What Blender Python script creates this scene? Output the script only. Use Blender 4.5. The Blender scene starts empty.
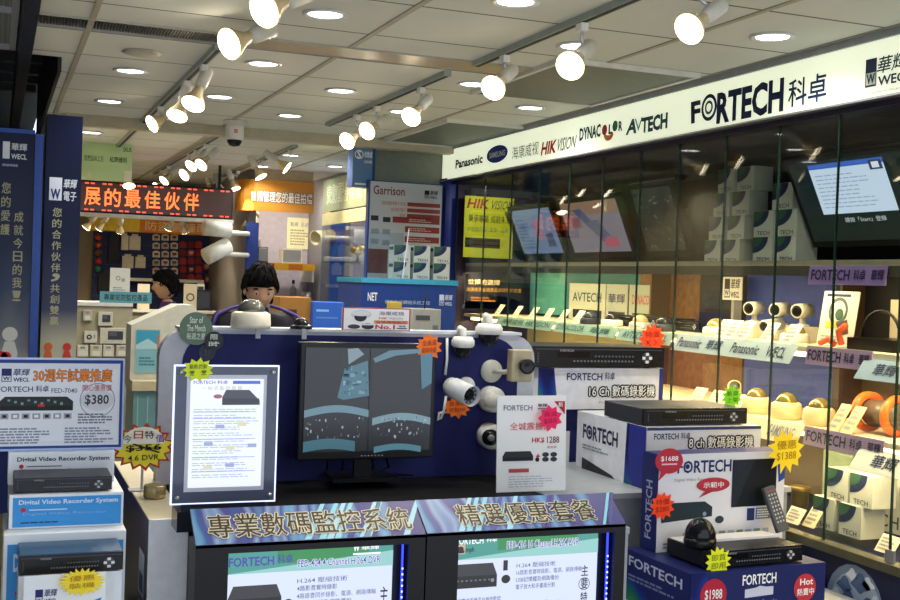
import bpy, bmesh, math, random
from mathutils import Vector, Matrix
random.seed(7)
SC = bpy.context.scene
COL = SC.collection
PI = math.pi

# ------------------------------------------------------------------ camera, world, exposure
F_PX, YAW, PITCH, ROLL, EYE = 1158.1, math.radians(21.49), math.radians(-.84), math.radians(2.0), 1.6
def cam_axes():
    cy, sy, cp, sp, cr, sr = math.cos(YAW), math.sin(YAW), math.cos(PITCH), math.sin(PITCH), math.cos(ROLL), math.sin(ROLL)
    f = Vector((sy*cp, cy*cp, sp)); r0 = Vector((cy, -sy, 0)); u0 = r0.cross(f)
    return cr*r0 + sr*u0, -sr*r0 + cr*u0, f
CR, CU, CF = cam_axes()
cd = bpy.data.cameras.new('camera'); cd.sensor_width = 36; cd.lens = F_PX/900*36; cd.clip_start = .05
cam = bpy.data.objects.new('camera', cd); COL.objects.link(cam)
mx = Matrix((CR, CU, -CF)).transposed().to_4x4(); mx.translation = (0, 0, EYE); cam.matrix_world = mx
SC.camera = cam
w = bpy.data.worlds.new('mall_daylight'); SC.world = w; w.use_nodes = True
w.node_tree.nodes['Background'].inputs[0].default_value = (.80, .88, 1.0, 1)
w.node_tree.nodes['Background'].inputs[1].default_value = 1.7
SC.view_settings.view_transform = 'Standard'; SC.view_settings.look = 'None'
SC.view_settings.gamma = 1; SC.view_settings.use_curve_mapping = False
SC.view_settings.exposure = 0.2
SPOT_W, DOWN_W = 26, 17

def ray(x, y): return CR*((x-450)/F_PX) + CU*(-(y-300)/F_PX) + CF
def onX(x, y, X): r = ray(x, y); return r*(X/r.x) + Vector((0, 0, EYE))
def onY(x, y, Y): r = ray(x, y); return r*(Y/r.y) + Vector((0, 0, EYE))
def onZ(x, y, Z): r = ray(x, y); return r*((Z-EYE)/r.z) + Vector((0, 0, EYE))
def fr(x0, y0, x1, y1, Y):            # a rectangle facing the mall at depth Y: centre x, bottom z, width, height in metres
    xm, ym = (x0+x1)/2, (y0+y1)/2
    a, b, t, u = onY(x0, ym, Y), onY(x1, ym, Y), onY(xm, y0, Y), onY(xm, y1, Y)
    return (a.x+b.x)/2, u.z, b.x-a.x, t.z-u.z
def sx(x0, y0, x1, y1, X):            # the same on a plane facing the aisle: centre y, bottom z, width, height
    xm, ym = (x0+x1)/2, (y0+y1)/2
    a, b, t, u = onX(x0, ym, X), onX(x1, ym, X), onX(xm, y0, X), onX(xm, y1, X)
    return (a.y+b.y)/2, u.z, a.y-b.y, t.z-u.z

# ------------------------------------------------------------------ materials
def lin(h):
    h = h.lstrip('#'); v = [int(h[i:i+2], 16)/255 for i in (0, 2, 4)]
    return tuple(c/12.92 if c <= .04045 else ((c+.055)/1.055)**2.4 for c in v)
_m = {}
def mat(h, rough=.55, metal=0, emit=0, noise=.06, scale=25, spec=.28, name=None):
    k = (h, rough, metal, emit, noise, scale, spec)
    if k in _m: return _m[k]
    m = bpy.data.materials.new(name or 'surface_' + h.strip('#')); m.use_nodes = True
    nt = m.node_tree; b = nt.nodes['Principled BSDF']; c = lin(h)
    b.inputs['Roughness'].default_value = rough; b.inputs['Metallic'].default_value = metal
    b.inputs['Specular IOR Level'].default_value = spec
    if noise:
        n = nt.nodes.new('ShaderNodeTexNoise'); n.inputs['Scale'].default_value = scale
        tc = nt.nodes.new('ShaderNodeTexCoord'); nt.links.new(tc.outputs['Object'], n.inputs['Vector'])
        r = nt.nodes.new('ShaderNodeValToRGB')
        r.color_ramp.elements[0].color = (*[x*(1-noise) for x in c], 1); r.color_ramp.elements[1].color = (*[min(1, x*(1+noise)) for x in c], 1)
        r.color_ramp.elements[0].position = .3; r.color_ramp.elements[1].position = .7
        nt.links.new(n.outputs['Fac'], r.inputs['Fac']); nt.links.new(r.outputs['Color'], b.inputs['Base Color'])
    else: b.inputs['Base Color'].default_value = (*c, 1)
    if emit:
        b.inputs['Emission Color'].default_value = (*c, 1); b.inputs['Emission Strength'].default_value = emit
    _m[k] = m; return m
def ink(h): return mat(h, .5, 0, 0, 0)
def glow(h, e=1): return mat(h, .4, 0, e, 0)
def scr(h, e=1.0):                      # a lit picture element: dark surface that emits
    k = ('scr', h, e)
    if k in _m: return _m[k]
    m = bpy.data.materials.new('lit_' + h.strip('#')); m.use_nodes = True; b = m.node_tree.nodes['Principled BSDF']
    b.inputs['Base Color'].default_value = (.02, .02, .02, 1); b.inputs['Roughness'].default_value = .25
    b.inputs['Emission Color'].default_value = (*lin(h), 1); b.inputs['Emission Strength'].default_value = e
    _m[k] = m; return m
def glass(h='#e4f2ec', refl=.06, name='clear_glass'):
    k = ('glass', h, refl)
    if k in _m: return _m[k]
    m = bpy.data.materials.new(name); m.use_nodes = True; nt = m.node_tree; nt.nodes.clear()
    o = nt.nodes.new('ShaderNodeOutputMaterial'); t = nt.nodes.new('ShaderNodeBsdfTransparent'); t.inputs[0].default_value = (*lin(h), 1)
    g = nt.nodes.new('ShaderNodeBsdfGlossy'); g.inputs['Roughness'].default_value = .02
    lw = nt.nodes.new('ShaderNodeLayerWeight'); lw.inputs[0].default_value = .5
    pw = nt.nodes.new('ShaderNodeMath'); pw.operation = 'POWER'; pw.inputs[1].default_value = 4.5; nt.links.new(lw.outputs['Facing'], pw.inputs[0])
    mu = nt.nodes.new('ShaderNodeMath'); mu.operation = 'MULTIPLY_ADD'; mu.inputs[1].default_value = .8; mu.inputs[2].default_value = refl*.6
    mi = nt.nodes.new('ShaderNodeMixShader'); nt.links.new(pw.outputs[0], mu.inputs[0]); mu.use_clamp = True
    nt.links.new(mu.outputs[0], mi.inputs[0]); nt.links.new(t.outputs[0], mi.inputs[1]); nt.links.new(g.outputs[0], mi.inputs[2])
    nt.links.new(mi.outputs[0], o.inputs[0]); _m[k] = m; return m
def ramp_mat(name, axis, lo, hi, stops, rough=.4, emit=0, wave=0):     # a printed gradient along one local axis
    m = bpy.data.materials.new(name); m.use_nodes = True; nt = m.node_tree; b = nt.nodes['Principled BSDF']; b.inputs['Roughness'].default_value = rough; b.inputs['Specular IOR Level'].default_value = .15
    tc = nt.nodes.new('ShaderNodeTexCoord'); s = nt.nodes.new('ShaderNodeSeparateXYZ'); nt.links.new(tc.outputs['Object'], s.inputs[0])
    mr = nt.nodes.new('ShaderNodeMapRange'); mr.inputs[1].default_value = lo; mr.inputs[2].default_value = hi
    src = s.outputs[axis]
    if wave:
        n = nt.nodes.new('ShaderNodeTexWave'); n.inputs['Scale'].default_value = 3; n.inputs['Distortion'].default_value = 6; nt.links.new(tc.outputs['Object'], n.inputs['Vector'])
        a = nt.nodes.new('ShaderNodeMath'); a.operation = 'MULTIPLY_ADD'; a.inputs[1].default_value = wave
        nt.links.new(n.outputs['Fac'], a.inputs[0]); nt.links.new(src, a.inputs[2]); src = a.outputs[0]
    nt.links.new(src, mr.inputs[0]); r = nt.nodes.new('ShaderNodeValToRGB'); e = r.color_ramp.elements
    while len(e) < len(stops): e.new(.5)
    for i, (p, h) in enumerate(stops): e[i].position = p; e[i].color = (*lin(h), 1)
    nt.links.new(mr.outputs[0], r.inputs[0]); nt.links.new(r.outputs[0], b.inputs['Base Color'])
    if emit: nt.links.new(r.outputs[0], b.inputs['Emission Color']); b.inputs['Emission Strength'].default_value = emit
    return m

WHITE, OFFW, CREAM = mat('#e9e9e6'), mat('#d8d6cc'), mat('#d9cfae')
BLACK, DARK, GREY, LGREY = mat('#0d0d10', .35), mat('#1b1c20', .5), mat('#6d7076'), mat('#a9abae')
NAVY, BLUE, DBLUE = mat('#1a2158', .45), mat('#1d2f86', .45), mat('#141a40', .4)
STEEL = mat('#c6c8ca', .32, .85, 0, .04); DSTEEL = mat('#555a60', .35, .8); BRASS = mat('#b99a4d', .25, .9)
WPLAST = mat('#e2e0d8', .3); WOOD = mat('#6b4a2c', .5, 0, 0, .3, 8)
K, W_, NV, RD, GN, OR, YL, GY = ink('#15151a'), ink('#f2f2f0'), ink('#1c2463'), ink('#c22a30'), ink('#3c8f4a'), ink('#f08a28'), ink('#f2dc3a'), ink('#8b8f98')

# ------------------------------------------------------------------ mesh building
_txt = {}
def raw_glyphs(s, bold):
    cu = bpy.data.curves.new('lettering', 'FONT'); cu.body = s; cu.size = 1; cu.resolution_u = 2; cu.offset = bold
    o = bpy.data.objects.new('lettering', cu); me = o.to_mesh()
    r = [(v.co.x, v.co.y) for v in me.vertices], [tuple(p.vertices) for p in me.polygons], sum(p.area for p in me.polygons)
    o.to_mesh_clear(); bpy.data.objects.remove(o); bpy.data.curves.remove(cu); return r
_safe = {}
def safe_weight(ch):                                   # the heaviest stroke a dense character takes before its counters close up
    if ch not in _safe:
        best, last = 0, raw_glyphs(ch, 0)[2]
        for k in (.002, .004, .006, .008, .012):
            n = raw_glyphs(ch, k)[2]
            if n < last or n > last*1.25: break
            best, last = k, n
        _safe[ch] = best
    return _safe[ch]
def glyphs(s, bold=0):
    dense = [ch for ch in s if ord(ch) > 0x2E80]
    if dense: bold = min([bold]+[safe_weight(ch) for ch in dense])
    k = (s, bold)
    if k not in _txt: _txt[k] = raw_glyphs(s, bold)[:2]
    return _txt[k]
class MB:
    def __init__(s): s.v = []; s.f = []; s.k = []; s.sm = []; s.mats = []
    def mi(s, m):
        if m not in s.mats: s.mats.append(m)
        return s.mats.index(m)
    def add(s, vs, fs, m, M=None, smooth=False):
        o = len(s.v); i = s.mi(m)
        s.v += [tuple(M @ Vector(v)) if M else tuple(v) for v in vs]
        for f in fs: s.f.append(tuple(o+j for j in f)); s.k.append(i); s.sm.append(smooth)
        return s
    def box(s, x0, x1, y0, y1, z0, z1, m, M=None):
        v = [(x, y, z) for z in (z0, z1) for y in (y0, y1) for x in (x0, x1)]
        return s.add(v, [(0, 2, 3, 1), (4, 5, 7, 6), (0, 1, 5, 4), (2, 6, 7, 3), (0, 4, 6, 2), (1, 3, 7, 5)], m, M)
    def prism(s, pts, z0, z1, m, M=None):           # an outline in local x,y extruded along z
        n = len(pts); v = [(x, y, z0) for x, y in pts] + [(x, y, z1) for x, y in pts]
        return s.add(v, [tuple(range(n))[::-1], tuple(range(n, 2*n))] + [(i, (i+1) % n, n+(i+1) % n, n+i) for i in range(n)], m, M)
    def lathe(s, prof, m, M=None, n=24, smooth=True, cap=True):
        v = []; f = []
        for r, z in prof:
            for i in range(n): a = 2*PI*i/n; v.append((r*math.cos(a), r*math.sin(a), z))
        for j in range(len(prof)-1):
            for i in range(n): f.append((j*n+i, j*n+(i+1) % n, (j+1)*n+(i+1) % n, (j+1)*n+i))
        if cap and prof[0][0] > 1e-5: f.append(tuple(range(n))[::-1])
        if cap and prof[-1][0] > 1e-5: f.append(tuple((len(prof)-1)*n+i for i in range(n)))
        return s.add(v, f, m, M, smooth)
    def ball(s, c, r, m, M=None, sc=(1, 1, 1), n=20):
        prof = [(max(1e-6, r*math.cos(a)), r*math.sin(a)) for a in [(-.5+i/12)*PI for i in range(13)]]
        T = Matrix.Translation(c) @ Matrix.Diagonal((*sc, 1))
        return s.lathe(prof, m, (M @ T) if M else T, n)
    def tube(s, pts, r, m, n=8, M=None):
        pts = [Vector(p) for p in pts]; v = []; f = []
        for i, p in enumerate(pts):
            d = (pts[min(i+1, len(pts)-1)] - pts[max(i-1, 0)]).normalized()
            a = d.orthogonal().normalized() if i == 0 else (a - d*a.dot(d)).normalized()
            b = d.cross(a)
            for j in range(n): t = 2*PI*j/n; v.append(tuple(p + (a*math.cos(t)+b*math.sin(t))*r))
        for i in range(len(pts)-1):
            for j in range(n): f.append((i*n+j, i*n+(j+1) % n, (i+1)*n+(j+1) % n, (i+1)*n+j))
        f += [tuple(range(n))[::-1], tuple((len(pts)-1)*n+j for j in range(n))]
        return s.add(v, f, m, M, True)
    def build(s, name, parent=None, loc=(0, 0, 0), rz=0, bevel=0, rot=None):
        me = bpy.data.meshes.new(name); me.from_pydata(s.v, [], s.f)
        for m in s.mats: me.materials.append(m)
        me.polygons.foreach_set('material_index', s.k); me.polygons.foreach_set('use_smooth', s.sm); me.update()
        o = bpy.data.objects.new(name, me); COL.objects.link(o); o.location = loc; o.rotation_euler = rot or (0, 0, rz)
        if parent: o.parent = parent
        if bevel:
            b = o.modifiers.new('rounded_edges', 'BEVEL'); b.width = bevel; b.segments = 2; b.limit_method = 'ANGLE'; b.angle_limit = .6
        return o
class Pan:                                             # prints on a flat face; u,v run 0..1 from its top left corner
    def __init__(s, mb, TL, R, D, eps=.0008):
        s.b = mb; s.o = Vector(TL); s.R = Vector(R); s.D = Vector(D); s.n = s.D.cross(s.R).normalized()*eps
        s.asp = s.R.length/s.D.length
    def P(s, u, v, l): return s.o + s.R*u + s.D*v + s.n*l
    def poly(s, pts, m, l=1): s.b.add([s.P(u, v, l) for u, v in pts], [tuple(range(len(pts)))[::-1]], m); return s
    def rect(s, a, b, c, d, m, l=1): return s.poly([(a, b), (c, b), (c, d), (a, d)], m, l)
    def oval(s, cx, cy, r, m, l=1, ry=None, n=20, a0=0, a1=2*PI):
        ry = ry if ry is not None else r*s.asp
        k = [a0+(a1-a0)*i/n for i in range(n+(0 if a1-a0 > 6.28 else 1))]
        return s.poly([(cx+r*math.cos(t), cy+ry*math.sin(t)) for t in k], m, l)
    def ring(s, cx, cy, r, m, l=1, t=.8, n=24):
        for i in range(n):
            a, b = 2*PI*i/n, 2*PI*(i+1)/n
            s.poly([(cx+q*math.cos(x), cy+q*s.asp*math.sin(x)) for q, x in ((r, a), (r, b), (r*t, b), (r*t, a))], m, l)
        return s
    def star(s, cx, cy, r, m, l=1, n=14, t=.65):
        return s.poly([(cx+r*(1 if i % 2 else t)*math.cos(PI*i/n), cy+r*s.asp*(1 if i % 2 else t)*math.sin(PI*i/n)) for i in range(2*n)], m, l)
    def text(s, t, a, b, c, d, m, l=2, bold=.01, slant=0, tilt=0):
        vs, fs = glyphs(t, bold)
        if not vs: return s
        x0 = min(v[0] for v in vs); x1 = max(v[0] for v in vs); y0 = min(v[1] for v in vs); y1 = max(v[1] for v in vs)
        out = []
        for x, y in vs:
            p = (x-x0)/max(1e-6, x1-x0); q = (y1-y)/max(1e-6, y1-y0)
            out.append(s.P(a+(c-a)*(p+slant*(.5-q)), b+(d-b)*q+tilt*p, l))
        s.b.add(out, fs, m); return s
    def otext(s, t, a, b, c, d, m, back, l=2, bold=.01, o=.035, **k):     # lettering with an outline
        
        r = (d-b)*o*1.3
        for i in range(8): q, p = math.cos(i*PI/4)*r/s.asp, math.sin(i*PI/4)*r; s.text(t, a+q, b+p, c+q, d+p, back, l+i*.03, bold, **k)
        return s.text(t, a, b, c, d, m, l+1, bold, **k)
    def vtext(s, t, cx, y0, y1, wd, m, l=2, bold=.012):
        h = (y1-y0)/len(t)
        for i, ch in enumerate(t):
            if ch != ' ': s.text(ch, cx-wd/2, y0+i*h+.1*h, cx+wd/2, y0+(i+1)*h-.1*h, m, l, bold)
        return s
    def lines(s, a, b, c, d, n, m, l=2, fill=.55, seed=1):                # rows of print too small to read
        rnd = random.Random(seed); h = (d-b)/n
        for i in range(n):
            x = a; e = a+(c-a)*rnd.uniform(.6, 1)
            while x < e:
                wd = (c-a)*rnd.uniform(.05, .16); s.rect(x, b+i*h+h*(1-fill)/2, min(x+wd, e), b+i*h+h*(1+fill)/2, m, l); x += wd+(c-a)*.02
        return s
def fpan(mb, w, h, y, z=0): return Pan(mb, (-w/2, y, z+h), (w, 0, 0), (0, 0, -h))
def lpan(mb, x, d, h, z=0, y=0): return Pan(mb, (x, y+d/2, z+h), (0, -d, 0), (0, 0, -h))
def tpan(mb, w, d, z): return Pan(mb, (-w/2, d/2, z), (w, 0, 0), (0, -d, 0))

def tag(o, label, cat, group=None):
    o['label'] = label; o['category'] = cat
    if group: o['group'] = group
    return o
def T(name, label, cat, loc=(0, 0, 0), rz=0, group=None, rot=None):
    o = bpy.data.objects.new(name, None); COL.objects.link(o); o.empty_display_size = .05
    o.location = loc; o.rotation_euler = rot or (0, 0, rz)
    return tag(o, label, cat, group)
def struct(name, mb, loc=(0, 0, 0), **k):
    o = mb.build(name, None, loc, **k); o['kind'] = 'structure'; return o
def lamp(kind, name, parent, loc, energy, color, aim=None, size=.05, angle=120, blend=.6, sy=None):
    d = bpy.data.lights.new(name, kind); d.energy = energy; d.color = color
    if kind == 'AREA':
        d.size = size
        if sy: d.shape = 'RECTANGLE'; d.size_y = sy
    else: d.shadow_soft_size = size
    if kind == 'SPOT': d.spot_size = math.radians(angle); d.spot_blend = blend
    o = bpy.data.objects.new(name, d); COL.objects.link(o); o.location = loc
    if parent: o.parent = parent
    if aim is not None:
        z = -Vector(aim).normalized(); y = Vector((0, 1, 0)) if abs(z.y) < .9 else Vector((0, 0, 1)); x = y.cross(z).normalized(); y = z.cross(x)
        o.rotation_euler = Matrix((x, y, z)).transposed().to_euler()
    return o
def aimM(loc, d): return Matrix.Translation(loc) @ Vector(d).to_track_quat('Z', 'Y').to_matrix().to_4x4()
ORD = 'first second third fourth fifth sixth seventh eighth ninth tenth eleventh twelfth thirteenth fourteenth'.split()
def starshape(n, r0, r1, jit=0, seed=0):
    rnd = random.Random(seed); out = []
    for i in range(2*n):
        a = PI*i/n; r = (r1 if i % 2 else r0)*(1+rnd.uniform(-jit, jit)); out.append((r*math.cos(a), r*math.sin(a)))
    return out
def wecl(P, a, b, c, d, m, bg, l=2):                   # the square emblem with a W beside two characters over a row of capitals
    s = (c-a)
    P.rect(a, b, a+s*.36, d, m, l); P.rect(a+s*.03, b+(d-b)*.55, a+s*.33, d-(d-b)*.06, bg, l+1); P.text('W', a+s*.05, b+(d-b)*.6, a+s*.31, d-(d-b)*.1, m, l+2, .03)
    P.text('華輝', a+s*.42, b, c, b+(d-b)*.55, m, l, .02, slant=.1); P.text('WECL', a+s*.42, b+(d-b)*.68, c, d, m, l, .03)

# ------------------------------------------------------------------ setting: floor, ceiling, walls
CEIL = 2.5
def grid_mat(name, base, line, px, py, ox, oy, wd, bump=0.04):
    m = bpy.data.materials.new(name); m.use_nodes = True; nt = m.node_tree; b = nt.nodes['Principled BSDF']; b.inputs['Roughness'].default_value = .7
    b.inputs['Specular IOR Level'].default_value = .25
    tc = nt.nodes.new('ShaderNodeTexCoord'); s = nt.nodes.new('ShaderNodeSeparateXYZ'); nt.links.new(tc.outputs['Object'], s.inputs[0])
    outs = []
    for ax, p, o in ((0, px, ox), (1, py, oy)):
        if not p: continue
        a = nt.nodes.new('ShaderNodeMath'); a.operation = 'SUBTRACT'; nt.links.new(s.outputs[ax], a.inputs[0]); a.inputs[1].default_value = o - 40*p
        f = nt.nodes.new('ShaderNodeMath'); f.operation = 'MODULO'; nt.links.new(a.outputs[0], f.inputs[0]); f.inputs[1].default_value = p
        l = nt.nodes.new('ShaderNodeMath'); l.operation = 'LESS_THAN'; nt.links.new(f.outputs[0], l.inputs[0]); l.inputs[1].default_value = wd
        outs.append(l.outputs[0])
    v = outs[0]
    if len(outs) > 1:
        mm = nt.nodes.new('ShaderNodeMath'); mm.operation = 'MAXIMUM'; nt.links.new(outs[0], mm.inputs[0]); nt.links.new(outs[1], mm.inputs[1]); v = mm.outputs[0]
    n = nt.nodes.new('ShaderNodeTexNoise'); n.inputs['Scale'].default_value = 5; nt.links.new(tc.outputs['Object'], n.inputs['Vector'])
    r = nt.nodes.new('ShaderNodeValToRGB'); c = lin(base)
    r.color_ramp.elements[0].color = (*[x*(1-bump) for x in c], 1); r.color_ramp.elements[1].color = (*[x*(1+bump) for x in c], 1)
    nt.links.new(n.outputs['Fac'], r.inputs['Fac'])
    mi = nt.nodes.new('ShaderNodeMix'); mi.data_type = 'RGBA'; nt.links.new(v, mi.inputs[0]); nt.links.new(r.outputs[0], mi.inputs[6]); mi.inputs[7].default_value = (*lin(line), 1)
    nt.links.new(mi.outputs[2], b.inputs['Base Color']); return m
TILE = grid_mat('ceiling_tile', '#d2d3c9', '#5c5950', 0, .5, 0, 3.575, .012)
FLOOR = grid_mat('floor_tile', '#bdbab0', '#8d8a80', .5, .5, .1, .1, .008, .12)
struct('floor', MB().box(-2.5, 6, -1, 13.2, -.05, 0, FLOOR))
c = MB()
for x0, x1, y0, y1 in ((.11, 3.5, 1, 4.34), (.11, .12, 4.34, 4.54), (2.19, 3.5, 4.34, 4.54), (.11, 3.5, 4.54, 5.2), (.24, 3.5, 5.2, 13.2)): c.box(x0, x1, y0, y1, CEIL, CEIL+.05, TILE)
struct('ceiling', c)
for i, X in enumerate((.3, 1.26, 2.25, 2.74)):
    y0 = 1 if i else 1
    struct('trim_%d' % (i+1), MB().box(X-.011, X+.011, y0, 12.5, CEIL-.004, CEIL+.004, mat('#a79f8a', .5)))
# the darker mall ceiling beyond the shop edge
MESH = grid_mat('grille_mesh', '#6f7376', '#8b9092', .02, .02, 0, 0, .006)
struct('ceiling_mall', MB().box(-3, .3, -1, 13, 2.9, 2.95, mat('#101113', .8)))
struct('trim_11', MB().box(-.9, .03, 2, 5.15, 2.52, 2.54, MESH).box(.03, .055, 2, 5.15, 2.5, 2.55, LGREY).box(-.9, .055, 5.13, 5.16, 2.5, 2.55, LGREY).box(-.9, .03, 4.4, 4.42, 2.5, 2.54, LGREY))
struct('trim_12', MB().box(.062, .108, 1, 8, 2.4, 2.56, mat('#17181a', .4)))
b = MB()
for i in range(7): b.box(-.6, .2, 5.3+i*.35, 5.36+i*.35, 2.66, 2.7, mat('#2a2c2f'))
struct('trim_13', b.box(.225, .24, 5.2, 8, 2.44, 2.9, mat('#26282b')))
struct('wall_right', MB().box(3.42, 3.5, 1, 7.4, 0, CEIL, mat('#3a3040')))
struct('wall_rear', MB().box(.3, 2.0, 11.7, 11.8, 0, CEIL, mat('#8d8268')))
struct('wall_booth_rear', MB().box(2.05, 3.4, 10.6, 10.7, 0, CEIL, mat('#b3aab6')))
struct('wall_mall', MB().box(-2.6, -2.5, -1, 13.2, 0, 2.9, mat('#2a2826')).box(-2.5, .3, 11.7, 11.8, 0, 2.9, mat('#34322e')))
struct('wall_left', MB().box(.3, .36, 7.3, 11.7, 0, CEIL, mat('#b5a988')))
struct('wall_booth', MB().box(1.98, 2.04, 9.72, 11.69, 0, CEIL, mat('#75706c')))
struct('wall_booth_aisle', MB().box(2.72, 2.78, 9.4, 10.59, 0, CEIL, mat('#7d7a80')))
struct('trim_15', MB().box(1.955, 2.055, 9.66, 9.715, 0, 2.05, mat('#1f2f6a', .4)))
struct('trim_16', MB().box(2.60, 2.72, 9.36, 9.40, 0, 2.2, mat('#2b4f98', .4)))
struct('trim_14', MB().box(.36, 3.4, 7.02, 7.12, 2.44, CEIL, mat('#b5ab92')))
x, z, w_, h = fr(375, 150, 446, 186, 7.25)
struct('wall_soffit', MB().box(2.27, 2.8, 7.25, 7.4, z, CEIL, mat('#7f8474', .25)))
struct('wall_end', MB().box(2.3, 3.42, 7.3, 7.4, 0, CEIL, mat('#1d2c6a')))
struct('pillar_end', MB().box(2.8-.05, 2.86, 7.12, 7.28, 0, 2.29, mat('#1c2f7e', .35)))

# ------------------------------------------------------------------ ceiling fittings
vm = MB()
vm.box(.12, 2.19, 4.34, 4.36, 2.47, 2.52, LGREY).box(.12, 2.19, 4.52, 4.54, 2.47, 2.52, LGREY)
v = T('air_vent', 'long linear air grille set across the tiled ceiling, dark slots and a beige cover', 'vent', (1.15, 4.44, 2.493))
g = MB().box(-1.03, 1.04, -.1, -.094, 0, .04, mat('#a9a698')).box(-1.03, 1.04, .094, .1, 0, .04, mat('#a9a698')).box(-1.03, 1.04, -.094, .094, .035, .04, BLACK)
g.build('vent_frame', v)
g = MB()
for i in range(66): g.box(-1.02+i*.0112, -1.0145+i*.0112, -.093, .093, .008, .034, mat('#4a4945', .4, .4))
g.build('grille', v)
MB().box(-.28, 1.03, -.093, .093, .002, .007, mat('#b09f7e', .35)).build('cover_panel', v)
for n, (x0, x1, y0, y1, lb) in enumerate(((2.06, 2.66, 4.1, 5.0, 'grey green return air panel in the ceiling near the lit brand sign'), (2.3, 2.74, 5.95, 7.0, 'grey green ceiling air panel beside the far end of the lit brand sign'))):
    v = T('ceiling_panel', lb, 'ceiling panel', ((x0+x1)/2, (y0+y1)/2, 2.48)); a, d = (x1-x0)/2, (y1-y0)/2
    MB().box(-a, a, -d, d, .006, .02, mat('#72766a', .5)).build('infill', v)
    MB().box(-a-.02, a+.02, -d-.02, -d, 0, .02, OFFW).box(-a-.02, a+.02, d, d+.02, 0, .02, OFFW).box(-a-.02, -a, -d, d, 0, .02, OFFW).box(a, a+.02, -d, d, 0, .02, OFFW).build('panel_frame', v)
p = onZ(142, 52, 2.5)
tag(MB().lathe([(.075, 0), (.08, -.004), (.06, -.012), (0.001, -.014)], mat('#b7b09a')).build('ceiling_speaker', None, (p.x, p.y, 2.5)), 'round flush beige disc in the ceiling between grille and downlight', 'ceiling speaker')

DL = [(.54, 4.37+.99), (.54, 6.38), (.56, 7.89), (1.02, 3.84), (1.03, 4.86), (1.03, 5.88), (.97, 7.37), (1.51, 3.36), (1.51, 5.35), (1.5, 6.33), (1.99, 3.86), (1.98, 4.83), (1.98, 5.82), (1.98, 7.32), (2.0, 8.38), (2.0, 9.38), (2.01, 10.48), (2.5, 3.37), (2.49, 5.31), (2.5, 8.95), (2.49, 9.93)]
rowname = {.5: 'nearest the dark mall edge', 1.0: 'one tile right of the shop edge', 1.5: 'down the middle of the ceiling', 2.0: 'beside the showcase track', 2.5: 'closest to the lit brand sign'}
rowname = {.5: 'in the row along the dark shop edge', 1.0: 'in the row beside the long spotlight track', 1.5: 'in the middle row of the ceiling', 2.0: 'in the row next to the short spotlight tracks', 2.5: 'in the row nearest the lit brand sign'}
cnt = {}
for x, y in DL:
    r = round(x*2)/2; cnt[r] = cnt.get(r, 0)+1
    t = T('downlight', 'round recessed white downlight, %s one out %s' % (ORD[cnt[r]-1], rowname[r]), 'downlight', (x, y, CEIL), group='recessed ceiling downlights')
    MB().lathe([(.058, 0), (.076, -.001), (.078, -.006), (.066, -.009), (.058, -.004)], mat('#d8d6d0', .3), cap=False).build('trim_ring', t)
    MB().lathe([(.06, -.003), (.001, -.005)], glow('#f4f6ff', 9)).build('diffuser', t)
    lamp('SPOT', 'downlight_lamp', t, (0, 0, -.035), DOWN_W, (1, 1, .94), (0, 0, -1), .025, 150, .8)

# spotlight tracks and their lamps
TRK = [(.79, 4.56, 8.5, 'longest one above the blue banners'), (1.765, 4.6, 6.5, 'above the glass showcase middle'), (1.79, 2.2, 4.35, 'nearest one above the brand sign'), (1.3, 7.3, 10.6, 'far one in front of the red message display'), (1.87, 7.7, 10.4, 'far one towards the orange booth')]
for x, y0, y1, lb in TRK:
    t = MB().box(-.016, .016, 0, y1-y0, -.022, 0, mat('#9aa39d', .35)).box(-.008, .008, .01, y1-y0-.01, -.0235, -.0221, DARK)
    tag(t.build('lighting_track', None, (x, y0, CEIL)), 'slim pale spotlight track on the ceiling, ' + lb, 'lighting track', 'ceiling spotlight tracks')
CONE = [(.017, 0), (.021, .02), (.03, .045), (.043, .068), (.049, .082), (.049, .088)]
def spot(x, y, bulb, d, label, r=1.0, on=True, group='spotlights on the ceiling tracks', ceil=CEIL, W=SPOT_W, trk=.022):
    t = T('track_spotlight', label, 'spotlight', (x, y, ceil-trk), group=group)
    o = Vector((x, y, ceil-trk)); bc = Vector(bulb)-o; d = Vector(d).normalized()
    back = bc - d*.088*r; hb = back - d*.11*r; pv = back - d*.06*r
    MB().box(-.014, .014, -.022, .022, -.03, -.0025, WPLAST).build('adapter', t, bevel=.003)
    MB().tube([(0, 0, -.028), (0, 0, min(-.045, pv.z+.03)), pv], .006*r, STEEL).build('stem', t)
    M = aimM(hb, d); MB().lathe([(.001, 0), (.022*r, 0), (.026*r, .01*r), (.026*r, .085*r), (.02*r, .11*r)], mat('#cfcabd', .35), M).build('lamp_holder', t)
    M = aimM(back, d); b = MB(); b.lathe([(a*r, q*r) for a, q in CONE], mat('#d9c69a', .25, .35), M, cap=False)
    b.build('reflector_bulb', t)
    M = aimM(bc + d*.0015, d); MB().lathe([(.047*r, 0), (.036*r, .004*r), (.018*r, .007*r), (.0005, .008*r)], glow('#fff0d2', 14) , M).build('bulb_face', t)
    if on: lamp('SPOT', 'spot_lamp', t, bc+d*.028, W, (1, .83, .60), d, .018, 95, .7)
L1 = [((229, 44), (-.8, -.45, -.42), 1.15), ((264, 10), (-.75, -.5, -.45), 1.15), ((193, 104), (-.35, -.45, -.8), 1.0), ((177, 116), (-.3, -.45, -.85), .95), ((152, 124), (-.8, -.35, -.5), .95)]
for i, ((px, py), d, r) in enumerate(L1):
    b = onX(px, py, .74); spot(.79, max(3.6, b.y+.07), b, d, 'glowing reflector spotlight, %s on the long track over the blue banners' % ['second', 'nearest', 'third', 'fourth', 'last'][i], r)
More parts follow.
